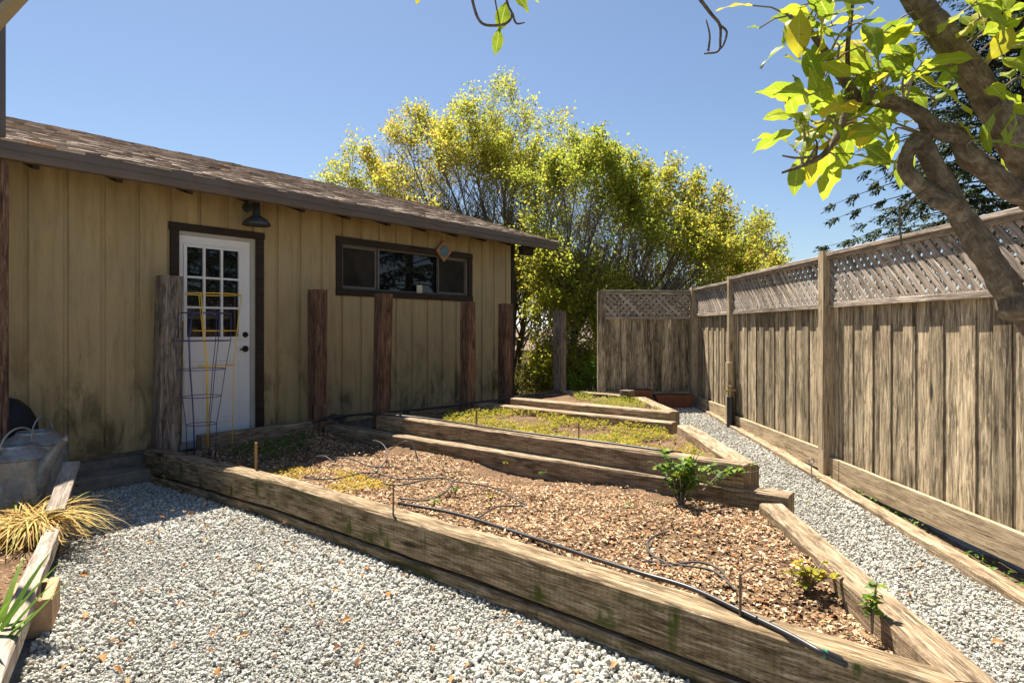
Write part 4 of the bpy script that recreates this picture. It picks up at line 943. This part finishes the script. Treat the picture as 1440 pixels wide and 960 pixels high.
def blades(name, base, n, Lr, spread, mat, label, cat, wid=0.012, up=0.5, droop=1.0, bias=(0, 0), tlo=0, thi=1, kind=None, jitter=0.06):
    m = MB(); b = Vector(base)
    for _ in range(n):
        a = random.uniform(0, 6.28); L = random.uniform(*Lr); d = Vector((math.cos(a) * spread + bias[0], math.sin(a) * spread + bias[1], up * random.uniform(0.5, 1.2))); d.normalize()
        p = b + Vector((random.uniform(-jitter, jitter), random.uniform(-jitter, jitter), 0)); w = wid * random.uniform(0.6, 1.3); prev = None; tone = random.uniform(tlo, thi); side = d.cross(Vector((0, 0, 1))).normalized()
        k = 6
        for i in range(k + 1):
            f = i / k; ww = w * (1 - f) ** 0.6 * min(1, 0.5 + f * 4); q0, q1 = p - side * ww / 2, p + side * ww / 2
            if prev: m.face([prev[0], prev[1], q1, q0], tone=tone)
            prev = (q0, q1); p = p + d * L / k; d = (d + Vector((0, 0, -droop * 0.30 * random.uniform(0.6, 1.3)))).normalized()
            if p.z < b.z - 0.06: p.z = b.z - 0.06 + random.uniform(0, .02)
    return tag(m.build(name, M[mat], loc=base), label, cat, kind=kind)
blades("dry_grass_clump", (-2.99, 3.90, 0.2), 620, (0.18, 0.58), 1.0, 'straw', "clump of dry yellow straw draped over the end of the grey plank", "grass", 0.010, 0.55, 1.0, (0.15, -0.25), jitter=0.12)
blades("strap_leaf_plant", (-2.06, 2.46, 0.10), 16, (0.34, 0.52), 0.5, 'green', "green strap leaved plant at the left edge beside the plank", "plant", 0.042, 0.9, 0.25, (0.25, 0.1), 0.1, 0.7, jitter=0.05)

# ------------------------------------------------------------------ small plants in the beds
def plant(base, n, rad, hgt, leafL, mat, name, label, cat, stems=7, lean=(0, 0), wr=0.7):
    t = thing(name, base, label, cat); b = Vector(base); m = MB(); pos = []; dr = []
    for k in range(stems):
        a = random.uniform(0, 6.28); rr = rad * random.uniform(0.25, 1.0); tip = b + Vector((math.cos(a) * rr + lean[0], math.sin(a) * rr + lean[1], hgt * random.uniform(0.55, 1.0)))
        mid = b.lerp(tip, 0.5) + Vector((0, 0, hgt * 0.15)); pts = crv([b, mid, tip], 5); m.tube(pts, [0.005 - 0.0003 * i for i in range(len(pts))], 5)
        for j in range(max(2, n // stems)):
            f = random.uniform(0.25, 1.0); p = pts[int(f * (len(pts) - 1))]; pos.append(p); an = random.uniform(0, 6.28); dr.append((math.cos(an), math.sin(an), random.uniform(-0.1, 0.6)))
    m.build("stem", M['twig'], t)
    pos = np.array([tuple(p) for p in pos]); dr = np.array(dr); k = len(pos); L = rng.uniform(0.6, 1.1, k) * leafL
    V, Fc = leaves_np(pos, dr, np.stack([rng.normal(0, 0.4, k), rng.normal(0, 0.4, k), np.ones(k)], 1), L, L * wr, 0.2, 0.15)
    np_mesh("foliage", V, Fc, np.repeat(rng.uniform(0, 1, k), 2), M[mat], t); return t
plant(PZ(958, 716, 0.21), 300, 0.22, 0.40, 0.068, 'green', "leafy_plant", "bushy bright green plant growing against the paired timbers", "plant", 16, (0.0, 0))
plant(PZ(985, 692, 0.28), 44, 0.2, 0.26, 0.062, 'green', "leafy_plant", "leafy sprig reaching over the cut timber end to the path", "plant", 5, (0.26, 0.02))
plant(PZ(1138, 828, 0.21), 64, 0.15, 0.13, 0.055, 'weed', "strawberry_plant", "low yellow green plant with red stems before the right timber", "plant", 12)
plant(PZ(1226, 890, 0.22), 34, 0.04, 0.23, 0.046, 'green', "young_shoot", "single upright shoot growing in the right corner of the mulch", "plant", 2)
for px, py, lab in ((565, 708, 0), (635, 700, 0), (770, 668, 0)): pass
tufts = [(640, 695, "small bright green tuft right of the middle rod"), (763, 670, "tiny green seedling before the second timber near mid bed"), (712, 655, "tiny yellow leafed seedling against the paired timbers"), (610, 712, "green weed tuft beside the black hose start"), (690, 704, "small yellowish weed in the middle of the mulch"), (880, 720, "thin green seedling left of the bushy plant"), (925, 715, "little seedling just left of the bushy green plant")]
for px, py, lab in tufts: plant(PZ(px, py, 0.215), 10, 0.04, 0.06, 0.035, 'weed' if 'yellow' in lab else 'green', "weed_seedling", lab, "weed", 3)
def weeds(poly, n, hf, label, keep=None, hmax=0.08, sz=(0.015, 0.04), mat='weed', tl=0.0, th=1.0):
    p = sample(poly, n * 3); f = np.sin(p[:, 0] * 5.1 + 1) * np.sin(p[:, 1] * 4.3) + 0.5 * np.sin(p[:, 0] * 13) * np.sin(p[:, 1] * 11 + 2)
    p = p[f > 0.05] if keep is None else p[keep(p) & (f > -0.25)]
    p = p[:n]; k = len(p); a = rng.uniform(0, 6.28, k)
    pos = np.stack([p[:, 0], p[:, 1], hf(p[:, 0], p[:, 1]) + rng.uniform(0, hmax, k) ** 1.0], 1); L = rng.uniform(*sz, k)
    V, Fc = leaves_np(pos, np.stack([np.cos(a), np.sin(a), rng.uniform(-0.1, 0.9, k)], 1), np.stack([rng.normal(0, .5, k), rng.normal(0, .5, k), np.ones(k)], 1), L, L * 0.55)
    return tag(np_mesh("weeds", V, Fc, np.repeat(rng.uniform(tl, th, k), 2), M[mat]), label, kind='stuff')
weeds(bed2, 9000, H2, "yellow green low weeds carpeting the middle raised bed", lambda p: (p[:, 0] + p[:, 1] * 0.0 > -0.75) & (p[:, 0] < 1.5), 0.07)
weeds(bed3, 1500, H3, "short green weeds in the small far raised bed", lambda p: (p[:, 0] > 0.85), 0.07, mat='weed', th=0.7)
sh = [(-2.9, 5.95), (-2.2, 6.6), (-1.6, 6.3), (-2.3, 5.6)]
weeds(sh, 700, H1, "dark green weeds in the shaded corner of the nearest bed", lambda p: p[:, 0] > -9, 0.07, (0.02, 0.045), 'green', 0, 0.6)
og = [(-2.0, 5.45), (-1.3, 5.2), (-0.9, 4.7), (-1.2, 4.45), (-1.7, 4.8), (-2.2, 5.3)]
weeds(og, 1100, H1, "orange and yellow dying weeds in the left mulch", None, 0.04, (0.015, 0.035), 'weed', 0.6, 1.0)
strip = [(2.70, 2.5), (2.80, 2.5), (2.79, 8.8), (2.76, 8.8)]
weeds(strip, 260, lambda x, y: np.array([path_z(q) for q in y]), "thin green weeds under the kickboard of the long fence", lambda p: p[:, 0] > 0, 0.06, (0.02, 0.05), 'green')

# ------------------------------------------------------------------ trees behind
def grow(m_big, m_twig, leafs, p, d, L, r, lvl, prm):
    segs = 6 if lvl < 2 else 4; pts = [Vector(p)]; dd = Vector(d).normalized(); p = Vector(p)
    for i in range(segs):
        w = prm['wob'] * (0.6 + 0.5 * lvl)
        dd = (dd + Vector((random.gauss(0, w), random.gauss(0, w), random.gauss(0, w) + prm['up'] * (1 if lvl else 0.5)))).normalized(); p = p + dd * L / segs; pts.append(p.copy())
    rad = [r * (1 - 0.62 * i / segs) for i in range(segs + 1)]
    (m_big if lvl < 2 else m_twig).tube(pts, rad, 7 if lvl == 0 else (5 if lvl == 1 else 3), cap=False)
    if lvl >= prm['lv'] - 1 or lvl >= 2:
        for i in range(1 if lvl > 2 else segs // 2, segs + 1): leafs.append((pts[i], dd.copy(), lvl))
    if lvl < prm['lv']:
        n = prm['kids'][lvl]
        for k in range(n):
            f = 0.28 + 0.72 * (k + random.random()) / n; i = min(segs - 1, int(f * segs)); q = pts[i].lerp(pts[i + 1], f * segs - i)
            t = (pts[i + 1] - pts[i]).normalized(); a = random.uniform(0, 6.28); o = t.orthogonal().normalized(); o2 = t.cross(o)
            side = o * math.cos(a) + o2 * math.sin(a); sp = prm['spread'] * random.uniform(0.6, 1.2)
            grow(m_big, m_twig, leafs, q, t + side * sp, L * prm['ratio'] * random.uniform(0.7, 1.15) * (1.15 - 0.5 * f), rad[i] * 0.62, lvl + 1, prm)
def shrub_tree(name, base, stems, label, cat, prm, leaf_mat, leaf_size, per, group=None, bare=0.35, tone=(0, 1)):
    t = thing(name, base, label, cat, group); mb, mt, lf = MB(), MB(), []
    for st in stems:
        if len(st) == 2:
            tip, r = st; b0 = Vector(base) + Vector((random.uniform(-.1, .1), random.uniform(-.1, .1), 0)); h = tip.z - b0.z
            pts = crv([b0, b0.lerp(tip, 0.22) + Vector((0, 0, h * 0.10)), b0.lerp(tip, 0.6) + Vector((random.gauss(0, .1), random.gauss(0, .1), h * 0.06)), tip], 4); k = len(pts)
            rad = [r * (1 - 0.85 * i / (k - 1)) for i in range(k)]; mb.tube(pts, rad, 7, cap=False); L = (tip - b0).length
            for q in range(prm['kids'][0]):
                f = 0.25 + 0.75 * (q + random.random()) / prm['kids'][0]; i = min(k - 2, int(f * (k - 1))); p = pts[i].lerp(pts[i + 1], f * (k - 1) - i); t_ = (pts[i + 1] - pts[i]).normalized()
                o = t_.orthogonal().normalized(); o2 = t_.cross(o); a = random.uniform(0, 6.28); grow(mb, mt, lf, p, t_ + (o * math.cos(a) + o2 * math.sin(a)) * prm['spread'] * random.uniform(.6, 1.2), L * prm['ratio'] * random.uniform(.6, 1.1) * (1.12 - 0.78 * f), max(0.006, rad[i] * 0.5), 1, prm)
            continue
        dx, dy, dz, L, r = st
        grow(mb, mt, lf, Vector(base) + Vector((dx * 0.06, dy * 0.06, 0)), (dx, dy, dz), L, r, 0, prm)
    mb.build("trunk", M['bark'], t, smooth=True)
    if mt.v: mt.build("twigs", M['twig'], t)
    P_ = np.array([tuple(a) for a, b, c in lf]); Dn = np.array([tuple(b) for a, b, c in lf])
    # leafiness varies in clumps over the crown, some twigs stay bare
    q = P_ * 1.3; cl = np.sin(q[:, 0] * 1.7 + q[:, 2]) * np.sin(q[:, 1] * 1.9 + 1) + np.sin(q[:, 2] * 2.1 + q[:, 0]) * 0.7 + rng.normal(0, 0.45, len(q))
    ctr = P_.mean(0); rad = np.linalg.norm((P_ - ctr) / P_.std(0), axis=1); cl += (rad - 1.4) * 0.8 + (P_[:, 2] - ctr[2]) / P_[:, 2].std() * (0.35 if bare > 0.6 else 0.0)
    thr = np.quantile(cl, bare); sel = np.where(cl > thr)[0]; sel = np.repeat(sel, per); k = len(sel)
    pos = P_[sel] + rng.normal(0, leaf_size * 1.1, (k, 3)); dr = Dn[sel] + rng.normal(0, 0.8, (k, 3)); L = rng.uniform(0.6, 1.2, k) * leaf_size
    V, Fc = leaves_np(pos, dr, rng.normal(0, 0.7, (k, 3)) + np.array([0, 0, 1.0]), L, L * 0.6)
    tn = np.clip((np.sin(pos[:, 0] * 1.1 + pos[:, 2] * 0.8) * 0.13 + 0.48 + rng.normal(0, 0.22, k)) * (tone[1] - tone[0]) + tone[0], 0, 1)
    np_mesh("crown", V, Fc, np.repeat(tn, 2), M[leaf_mat], t); return t
def stems_to(base, tips, Y, r, dj=1.0):
    out = []
    for (px, py) in tips:
        out.append((P(px, py, Y + random.uniform(-dj, dj)), r * random.uniform(0.7, 1.15)))
    return out
prm = dict(lv=3, kids=[22, 11, 4], ratio=0.42, spread=1.0, wob=0.07, up=0.10)
TG = "spring leafed trees behind the garden"
t1 = [(488, 252), (515, 240), (545, 232), (572, 205), (600, 192), (632, 185), (662, 172), (690, 160), (715, 178), (742, 188), (770, 212), (795, 225), (585, 255), (625, 240), (665, 230), (705, 235), (745, 250), (775, 270), (560, 275), (690, 290)]
t2 = [(765, 262), (790, 242), (815, 232), (842, 230), (868, 242), (892, 262), (830, 290), (870, 305), (790, 320)]
t3 = [(895, 270), (925, 262), (955, 272), (985, 288), (1012, 308), (1040, 328), (1062, 350), (1078, 372), (1085, 390), (930, 315), (970, 328), (1010, 355), (1040, 378), (905, 340), (960, 375), (880, 300), (900, 385), (945, 400), (1000, 395), (860, 360), (1040, 405), (920, 355), (985, 360)]
b1 = (0.0, 15.0, gz(0, 15)); b2 = (1.0, 12.0, gz(0, 12)); b3 = (1.85, 13.0, gz(0, 13))
shrub_tree("garden_tree", b1, stems_to(b1, t1, 15.0, 0.06, 1.4), "tallest bare branched tree rising behind the cottage roof", "tree", prm, 'spring_leaf', 0.078, 2, TG, 0.71, (0.2, 1.0))
shrub_tree("garden_tree", b2, stems_to(b2, t2, 12.0, 0.042, 0.9), "slender yellow green tree behind the lone grey post", "tree", prm, 'spring_leaf', 0.072, 2, TG, 0.62, (0.0, 0.9))
shrub_tree("garden_tree", b3, stems_to(b3, t3, 13.0, 0.05, 1.2), "broad twiggy tree rising beyond the far fence panel", "tree", prm, 'spring_leaf', 0.076, 2, TG, 0.60, (0.05, 0.95))
prmb = dict(lv=2, kids=[6, 4], ratio=0.55, spread=0.8, wob=0.12, up=0.03)
def bush(base, L, n, label, mat='bush', per=5, size=0.05):
    return shrub_tree("garden_bush", base, [(random.uniform(-.8, .8), random.uniform(-.8, .8), random.uniform(0.4, 1), L * random.uniform(.7, 1.1), 0.012) for _ in range(n)], label, "bush", prmb, mat, size, per, "bushes behind the garden", 0.1)
bush((0.30, 11.6, gz(0, 11.6)), 0.66, 16, "olive green bush with yellow flowers beside the house corner")
bush((0.85, 12.6, gz(0, 12.6)), 0.72, 12, "twiggy bush behind the lone grey post", size=0.045)
bush((1.35, 11.0, gz(0, 11.0)), 0.65, 10, "dark green low bush left of the far fence panel", 'green')

b4 = (0.95, 11.2, gz(0, 11.2))
shrub_tree("garden_sapling", b4, stems_to(b4, [(742, 445), (765, 425), (792, 420), (818, 432), (838, 450), (755, 480), (812, 490), (832, 505), (775, 460)], 11.2, 0.02, 0.4), "bright yellow green sapling beside the lone grey post", "tree", dict(prm, kids=[12, 6, 3]), 'spring_leaf', 0.07, 2, None, 0.5, (0.2, 0.75))
def conifer(base, H, rad, z0, label, n=70):
    t = thing("conifer_tree", base, label, "tree", "conifers beyond the long fence"); b = Vector(base); m = MB()
    m.tube([b + Vector((0, 0, H * i / 8)) for i in range(9)], [0.2 * (1 - i / 8.5) for i in range(9)], 8); m.build("trunk", M['bark'], t, smooth=True)
    m = MB(); pos = []; dr = []
    for k in range(n):
        f = random.random() ** 0.8; z = z0 + (H - z0) * f; L = rad * (1 - f) ** 0.75 * random.uniform(0.6, 1.1) + 0.25; a = random.uniform(0, 6.28); d = Vector((math.cos(a), math.sin(a), random.uniform(-0.05, 0.3))); p = b + Vector((0, 0, z)); pts = [p.copy()]
        for i in range(7): p = p + d.normalized() * L / 7; d.z -= 0.07; pts.append(p.copy())
        m.tube(pts, [0.03 * (1 - i / 8) + 0.004 for i in range(8)], 4, cap=False)
        for i in range(2, 8):
            for _ in range(int(7 * L / 2) + 3):
                s = Vector((-math.sin(a), math.cos(a), 0)) * random.choice((-1, 1)); dd = (d.normalized() * random.uniform(0.3, 1) + s * random.uniform(0.2, 1) + Vector((0, 0, random.uniform(-.4, .1)))).normalized(); q = pts[i] + dd * random.uniform(0, 0.15)
                for j in range(4): pos.append(q + dd * 0.09 * j); dr.append(dd + Vector((random.gauss(0, .45), random.gauss(0, .45), random.gauss(0, .25))))
    m.build("branches", M['bark'], t)
    pos = np.array([tuple(p) for p in pos]); dr = np.array([tuple(p) for p in dr]); k = len(pos); L = rng.uniform(0.10, 0.2, k)
    V, Fc = leaves_np(pos, dr, rng.normal(0, .5, (k, 3)) + np.array([0, 0, 1.0]), L, L * 0.34)
    np_mesh("crown", V, Fc, np.repeat(rng.uniform(0, 1, k), 2), M['needle'], t); return t
conifer((14.4, 17.6, -1.0), 13.5, 5.8, 3.6, "dark feathery conifer behind the citrus limbs at upper right", 230)
conifer((13.5, 9.2, -0.8), 14.0, 4.6, 1.4, "dark conifer beyond the long fence mirrored in the window", 190)
conifer((13.0, 2.2, -0.5), 13.0, 4.6, 1.2, "dark conifer beyond the near fence mirrored in the door panes", 190)

# neighbour's house
nh = thing("neighbour_house", (0.0, 32, -2.4), "cream stucco house with brown roof far behind the bushes", "building")
def hip(mb, x0, x1, y0, y1, ze, zr, ov=0.45):
    x0 -= ov; x1 += ov; y0 -= ov; y1 += ov; h = (y1 - y0) / 2; r0 = (x0 + h, (y0 + y1) / 2, zr); r1 = (x1 - h, (y0 + y1) / 2, zr); e = [(x0, y0, ze), (x1, y0, ze), (x1, y1, ze), (x0, y1, ze)]; b = [(x, y, z - 0.18) for x, y, z in e]
    mb.face([e[0], e[1], r1, r0]); mb.face([e[1], e[2], r1]); mb.face([e[2], e[3], r0, r1]); mb.face([e[3], e[0], r0])
    for i in range(4): mb.face([b[i], b[(i + 1) % 4], e[(i + 1) % 4], e[i]])
    mb.face(b[::-1])
m = MB(); m.box((-4.0, 34, -0.9), 9.2, 8, 3.6, bev=0); m.box((4.5, 32.0, -1.3), 8.4, 6, 3.3, bev=0.001); m.build("wall", M['stucco'], nh)
m = MB(); hip(m, -8.6, 0.6, 30, 38, 1.0, 3.0); m.build("roof", M['far_roof'], nh); m = MB(); hip(m, 0.3, 8.7, 29, 35, 0.42, 2.1); m.build("roof", M['far_roof'], nh)
for x in (1.05, 3.4, 5.6):
    m = MB(); m.box((x, 28.97, -0.45), 0.8, 0.08, 0.9); w_ = m.build("window", M['white'], nh); m = MB(); m.box((x, 28.925, -0.45), 0.7, 0.03, 0.8); m.build("window_pane", M['glass'], w_)

# ------------------------------------------------------------------ citrus tree in the foreground
ct = thing("citrus_tree", (1.98, 1.90, 0.0), "old citrus tree with thick limbs and big backlit leaves at upper right", "tree")
def limb(name, pts, r0, r1, n=6, kn=0.08):
    q = crv(pts, n); k = len(q); m = MB(); m.tube(q, [(r0 + (r1 - r0) * i / (k - 1)) * (1 + random.uniform(-kn, kn)) for i in range(k)], 14); ph = random.uniform(0, 9); m.v = [(x + r1 * 0.10 * math.sin(61 * z + 37 * y + ph), y, z + r1 * 0.10 * math.sin(53 * x + 41 * y + ph)) for x, y, z in m.v]; m.build(name, M['limb'], ct, smooth=True); return q
fork = Vector((1.62, 1.72, 1.22))
limb("trunk", [(1.98, 1.90, -0.05), (1.95, 1.88, 0.4), (1.8, 1.8, 0.85), fork], 0.12, 0.075)
Yc = 1.6
L1 = limb("limb", [fork, P(1560, 400, 1.66), P(1475, 275, 1.62), P(1430, 205, 1.6), P(1385, 130, 1.58), P(1330, 55, 1.56), P(1285, -5, 1.54), P(1230, -70, 1.52), P(1120, -130, 1.5), P(960, -130, 1.5), P(760, -110, 1.5), P(600, -80, 1.5)], 0.050, 0.010, 8)
L3 = limb("limb", [P(1475, 285, 1.62), P(1425, 268, 1.6), P(1390, 240, 1.58), P(1362, 218, 1.56), P(1345, 190, 1.55), P(1315, 182, 1.54), P(1292, 160, 1.54), P(1250, 142, 1.54), P(1205, 138, 1.55)], 0.032, 0.015, 6, 0.14)
L4 = limb("limb", [P(1205, 138, 1.55), P(1190, 118, 1.55), P(1168, 85, 1.55), P(1148, 55, 1.55), P(1130, 38, 1.55), P(1110, 22, 1.54)], 0.014, 0.005)
L5 = limb("limb", [P(1190, 140, 1.55), P(1185, 170, 1.54), P(1172, 200, 1.53), P(1155, 220, 1.52), P(1128, 233, 1.51), P(1100, 243, 1.5)], 0.012, 0.003)
L2 = limb("limb", [fork, P(1520, 545, 1.66), P(1470, 470, 1.62), P(1430, 425, 1.6), P(1390, 365, 1.58), P(1350, 300, 1.57), P(1322, 250, 1.56), P(1300, 205, 1.55), P(1290, 185, 1.545)], 0.046, 0.018, 7, 0.06)
L6 = limb("limb", [P(1346, 290, 1.56), P(1318, 280, 1.55), P(1290, 258, 1.54), P(1273, 235, 1.54), P(1278, 210, 1.54), P(1290, 196, 1.545)], 0.024, 0.015)
limb("stub", [P(1340, 283, 1.56), P(1310, 285, 1.53)], 0.018, 0.010, 3); limb("stub", [P(1428, 420, 1.6), P(1422, 445, 1.58)], 0.04, 0.03, 3)
limb("twig", [P(1318, 300, 1.5), P(1300, 268, 1.5), P(1272, 290, 1.5), P(1265, 305, 1.5), P(1268, 345, 1.5)][1:], 0.0032, 0.002)
limb("twig", [P(1193, 120, 1.52), P(1192, 70, 1.5), P(1197, 20, 1.48), P(1205, -40, 1.47)], 0.006, 0.004)
limb("twig", [P(1148, 220, 1.52), P(1120, 222, 1.5), P(1100, 219, 1.5)], 0.004, 0.002)
limb("twig", [P(985, 0, 1.5), P(1000, 20, 1.5), P(1012, 35, 1.5), P(1013, 55, 1.5), P(1010, 72, 1.5), P(990, 76, 1.5)], 0.0045, 0.002)
limb("twig", [P(960, -130, 1.5), P(970, -60, 1.5), P(985, 0, 1.5)], 0.006, 0.0045)
limb("twig", [P(1012, 35, 1.5), P(1022, 45, 1.49), P(1018, 62, 1.49), P(1012, 70, 1.5)], 0.003, 0.0018); limb("twig", [P(996, 72, 1.5), P(998, 50, 1.49), P(993, 28, 1.49)], 0.003, 0.0015)
limb("twig", [P(665, -85, 1.5), P(662, -20, 1.5), P(668, 15, 1.5), P(678, 33, 1.5), P(695, 36, 1.5), P(712, 33, 1.5), P(720, 20, 1.5), P(712, -5, 1.5), P(708, -100, 1.5)], 0.004, 0.0025)
limb("twig", [P(720, 18, 1.5), P(726, 33, 1.5), P(738, 32, 1.5)], 0.003, 0.0015)
# leaves: twigs leave the limbs, blades sit alternately along them
class Leaf:
    pass
lv, lf_, lt, lb = [], [], [], []
def blade(p, d, nrm, L, Wd, tone, curl=0.35):
    d = Vector(d).normalized(); nrm = Vector(nrm); s = d.cross(nrm).normalized(); u = s.cross(d).normalized(); b = len(lv); K = 8
    pet = 0.10; pc = Vector(p); dd = d.copy()
    ws = [0.02, 0.42, 0.78, 0.97, 1.0, 0.9, 0.66, 0.33, 0.0]
    sk = random.uniform(0.7, 1.35)
    for i in range(K + 1):
        fi = (i / K) ** sk * K; i0 = min(K - 1, int(fi)); w = Wd / 2 * (ws[i0] + (ws[i0 + 1] - ws[i0]) * (fi - i0)); lb.extend([(i / K, -1, 0), (i / K, 0, 0), (i / K, 1, 0)]); uu = s.cross(dd).normalized(); wav = 0.09 * Wd * math.sin(i * 1.9 + tone * 20)
        lv.extend([tuple(pc - s * w + uu * (w * 0.16 + wav)), tuple(pc), tuple(pc + s * w + uu * (w * 0.16 - wav))])
        pc = pc + dd * L / K; dd = (dd - uu * curl / K).normalized()
    for i in range(K):
        a = b + i * 3
        for j in (0, 1): lf_.append((a + j, a + j + 1, a + j + 4, a + j + 3)); lt.append(tone)
tw = MB()
def sprig(p0, p1, n, L=(0.07, 0.11), tone=(0.2, 0.97), r=0.0035):
    p0 = Vector(p0); p1 = Vector(p1); mid = p0.lerp(p1, 0.5) + Vector((random.gauss(0, .012), random.gauss(0, .012), 0.015)); q = crv([p0, mid, p1], 5); tw.tube(q, [r * (1 - 0.6 * i / (len(q) - 1)) for i in range(len(q))], 6)
    ax_ = (p1 - p0).normalized()
    for k in range(n):
        f = 0.3 + 0.7 * (k + 0.5) / n; c = q[min(len(q) - 1, int(f * (len(q) - 1) + 0.5))]; a = k * 2.4 + random.uniform(-.4, .4); o = ax_.orthogonal().normalized(); o2 = ax_.cross(o); sd = o * math.cos(a) + o2 * math.sin(a)
        d = (ax_ * 0.7 + sd * 1.0 + Vector((0, 0, -0.15))).normalized(); LL = random.uniform(*L)
        pet = c + d * 0.012; tw.tube([c, pet], [0.0015, 0.0013], 4)
        blade(pet, d, Vector((random.gauss(0, .45), random.gauss(0, .45), 1)), LL, LL * random.uniform(0.36, 0.46), random.uniform(*tone), random.uniform(-0.1, 1.3))
def near(path, px, py):      # nearest point of a limb's path to a place in the survey
    return min(path, key=lambda v: (CX + v.x / v.y * F - px) ** 2 + (HY + (EYE - v.z) / v.y * F - py) ** 2)
ALL = L3 + L4 + L5 + L2[len(L2) // 2:]
random.seed(21)
targets = [(1120, 10), (1150, 15), (1175, 35), (1215, 30), (1215, 70), (1240, 55), (1250, 95), (1265, 120), (1225, 105), (1160, 110), (1135, 135), (1150, 150), (1120, 155), (1115, 170), (1135, 190), (1120, 215), (1150, 205), (1185, 195), (1210, 205), (1225, 180), (1240, 165), (1255, 185), (1205, 165), (1170, 165), (1145, 175), (1280, 100), (1290, 130), (1300, 85), (1240, 140), (1180, 65), (1160, 40), (1200, 115), (1230, 125), (1262, 75), (1250, 205), (1180, 225)]
for (tx, ty) in targets:
    e = P(tx, ty, 1.55 + random.uniform(-0.14, 0.16)); s_ = near(ALL, tx + random.uniform(-20, 40), ty + random.uniform(-10, 30))
    if (e - s_).length > 0.20: s_ = e + (s_ - e).normalized() * 0.20 if False else s_
    sprig(s_, e, random.choice((3, 4, 5)), (0.07, 0.14))
for (tx, ty) in ((1420, 20), (1440, 60), (1435, 110), (1425, 150), (1395, 15), (1375, 0), (1455, 30), (1450, 150), (1440, 200), (1400, 40)):
    e = P(tx, ty, 1.5 + random.uniform(-0.2, 0.15)); sprig(near(L1, tx, ty), e, 4, (0.08, 0.13), (0.4, 0.95))
# large single leaves that stand out
def hero(b, t_, Y, wd, tone, curl=0.3, up=(0, -0.25, 1), dy=0.0):
    p = P(b[0], b[1], Y); q = P(t_[0], t_[1], Y + dy); d = q - p; blade(p, d + Vector((0, 0, d.length * curl * 0.4)), up, d.length * 1.05, wd, tone, curl); s_ = near(ALL + L1, *b); tw.tube([s_, s_.lerp(p, .5) + Vector((0, 0, .008)), p], [0.0025, 0.002, 0.0018], 5)
hero((1135, 55), (1072, 92), 1.50, 0.045, 0.45, 0.9); hero((1285, 105), (1372, 160), 1.42, 0.072, 0.85, 0.35, (0, -0.7, 1)); hero((1205, 68), (1246, 140), 1.45, 0.05, 0.8, 0.2, (0.8, -0.6, 0.6))
hero((1262, 228), (1190, 237), 1.46, 0.046, 0.5, 0.3, (0, -0.6, 1)); hero((1375, 197), (1470, 215), 1.42, 0.05, 0.4, 0.2, (0, -0.4, 1)); hero((1240, 48), (1307, 50), 1.5, 0.042, 0.9, 0.4, (0, -0.4, 1))
hero((1058, 8), (1008, 14), 1.5, 0.024, 0.97, 0.5); hero((1068, 40), (1052, 38), 1.5, 0.02, 0.3, 0.4); hero((1425, 40), (1393, 85), 1.45, 0.05, 0.9, 0.2, (0.5, -0.6, 0.6)); hero((1345, 170), (1370, 195), 1.5, 0.05, 0.85, 0.3, (0, -0.6, 1))
hero((712, 2), (703, 42), 1.5, 0.038, 0.35, 0.1, (0.2, -1, 0.2)); hero((703, 38), (697, 76), 1.5, 0.028, 0.4, 0.1, (0.3, -1, 0.2)); hero((722, -14), (742, 16), 1.5, 0.03, 0.3, 0.2, (0.2, -1, 0.3)); hero((735, -8), (757, 3), 1.5, 0.022, 0.8, 0.2); hero((590, -12), (586, 6), 1.5, 0.018, 0.9, 0.1, (0, -1, 0.2))
tw.build("twigs", M['twig'], ct, smooth=True)
np_mesh("crown", np.array(lv), np.array(lf_), np.array(lt), M['citrus_leaf'], ct, smooth=True, blade=lb)
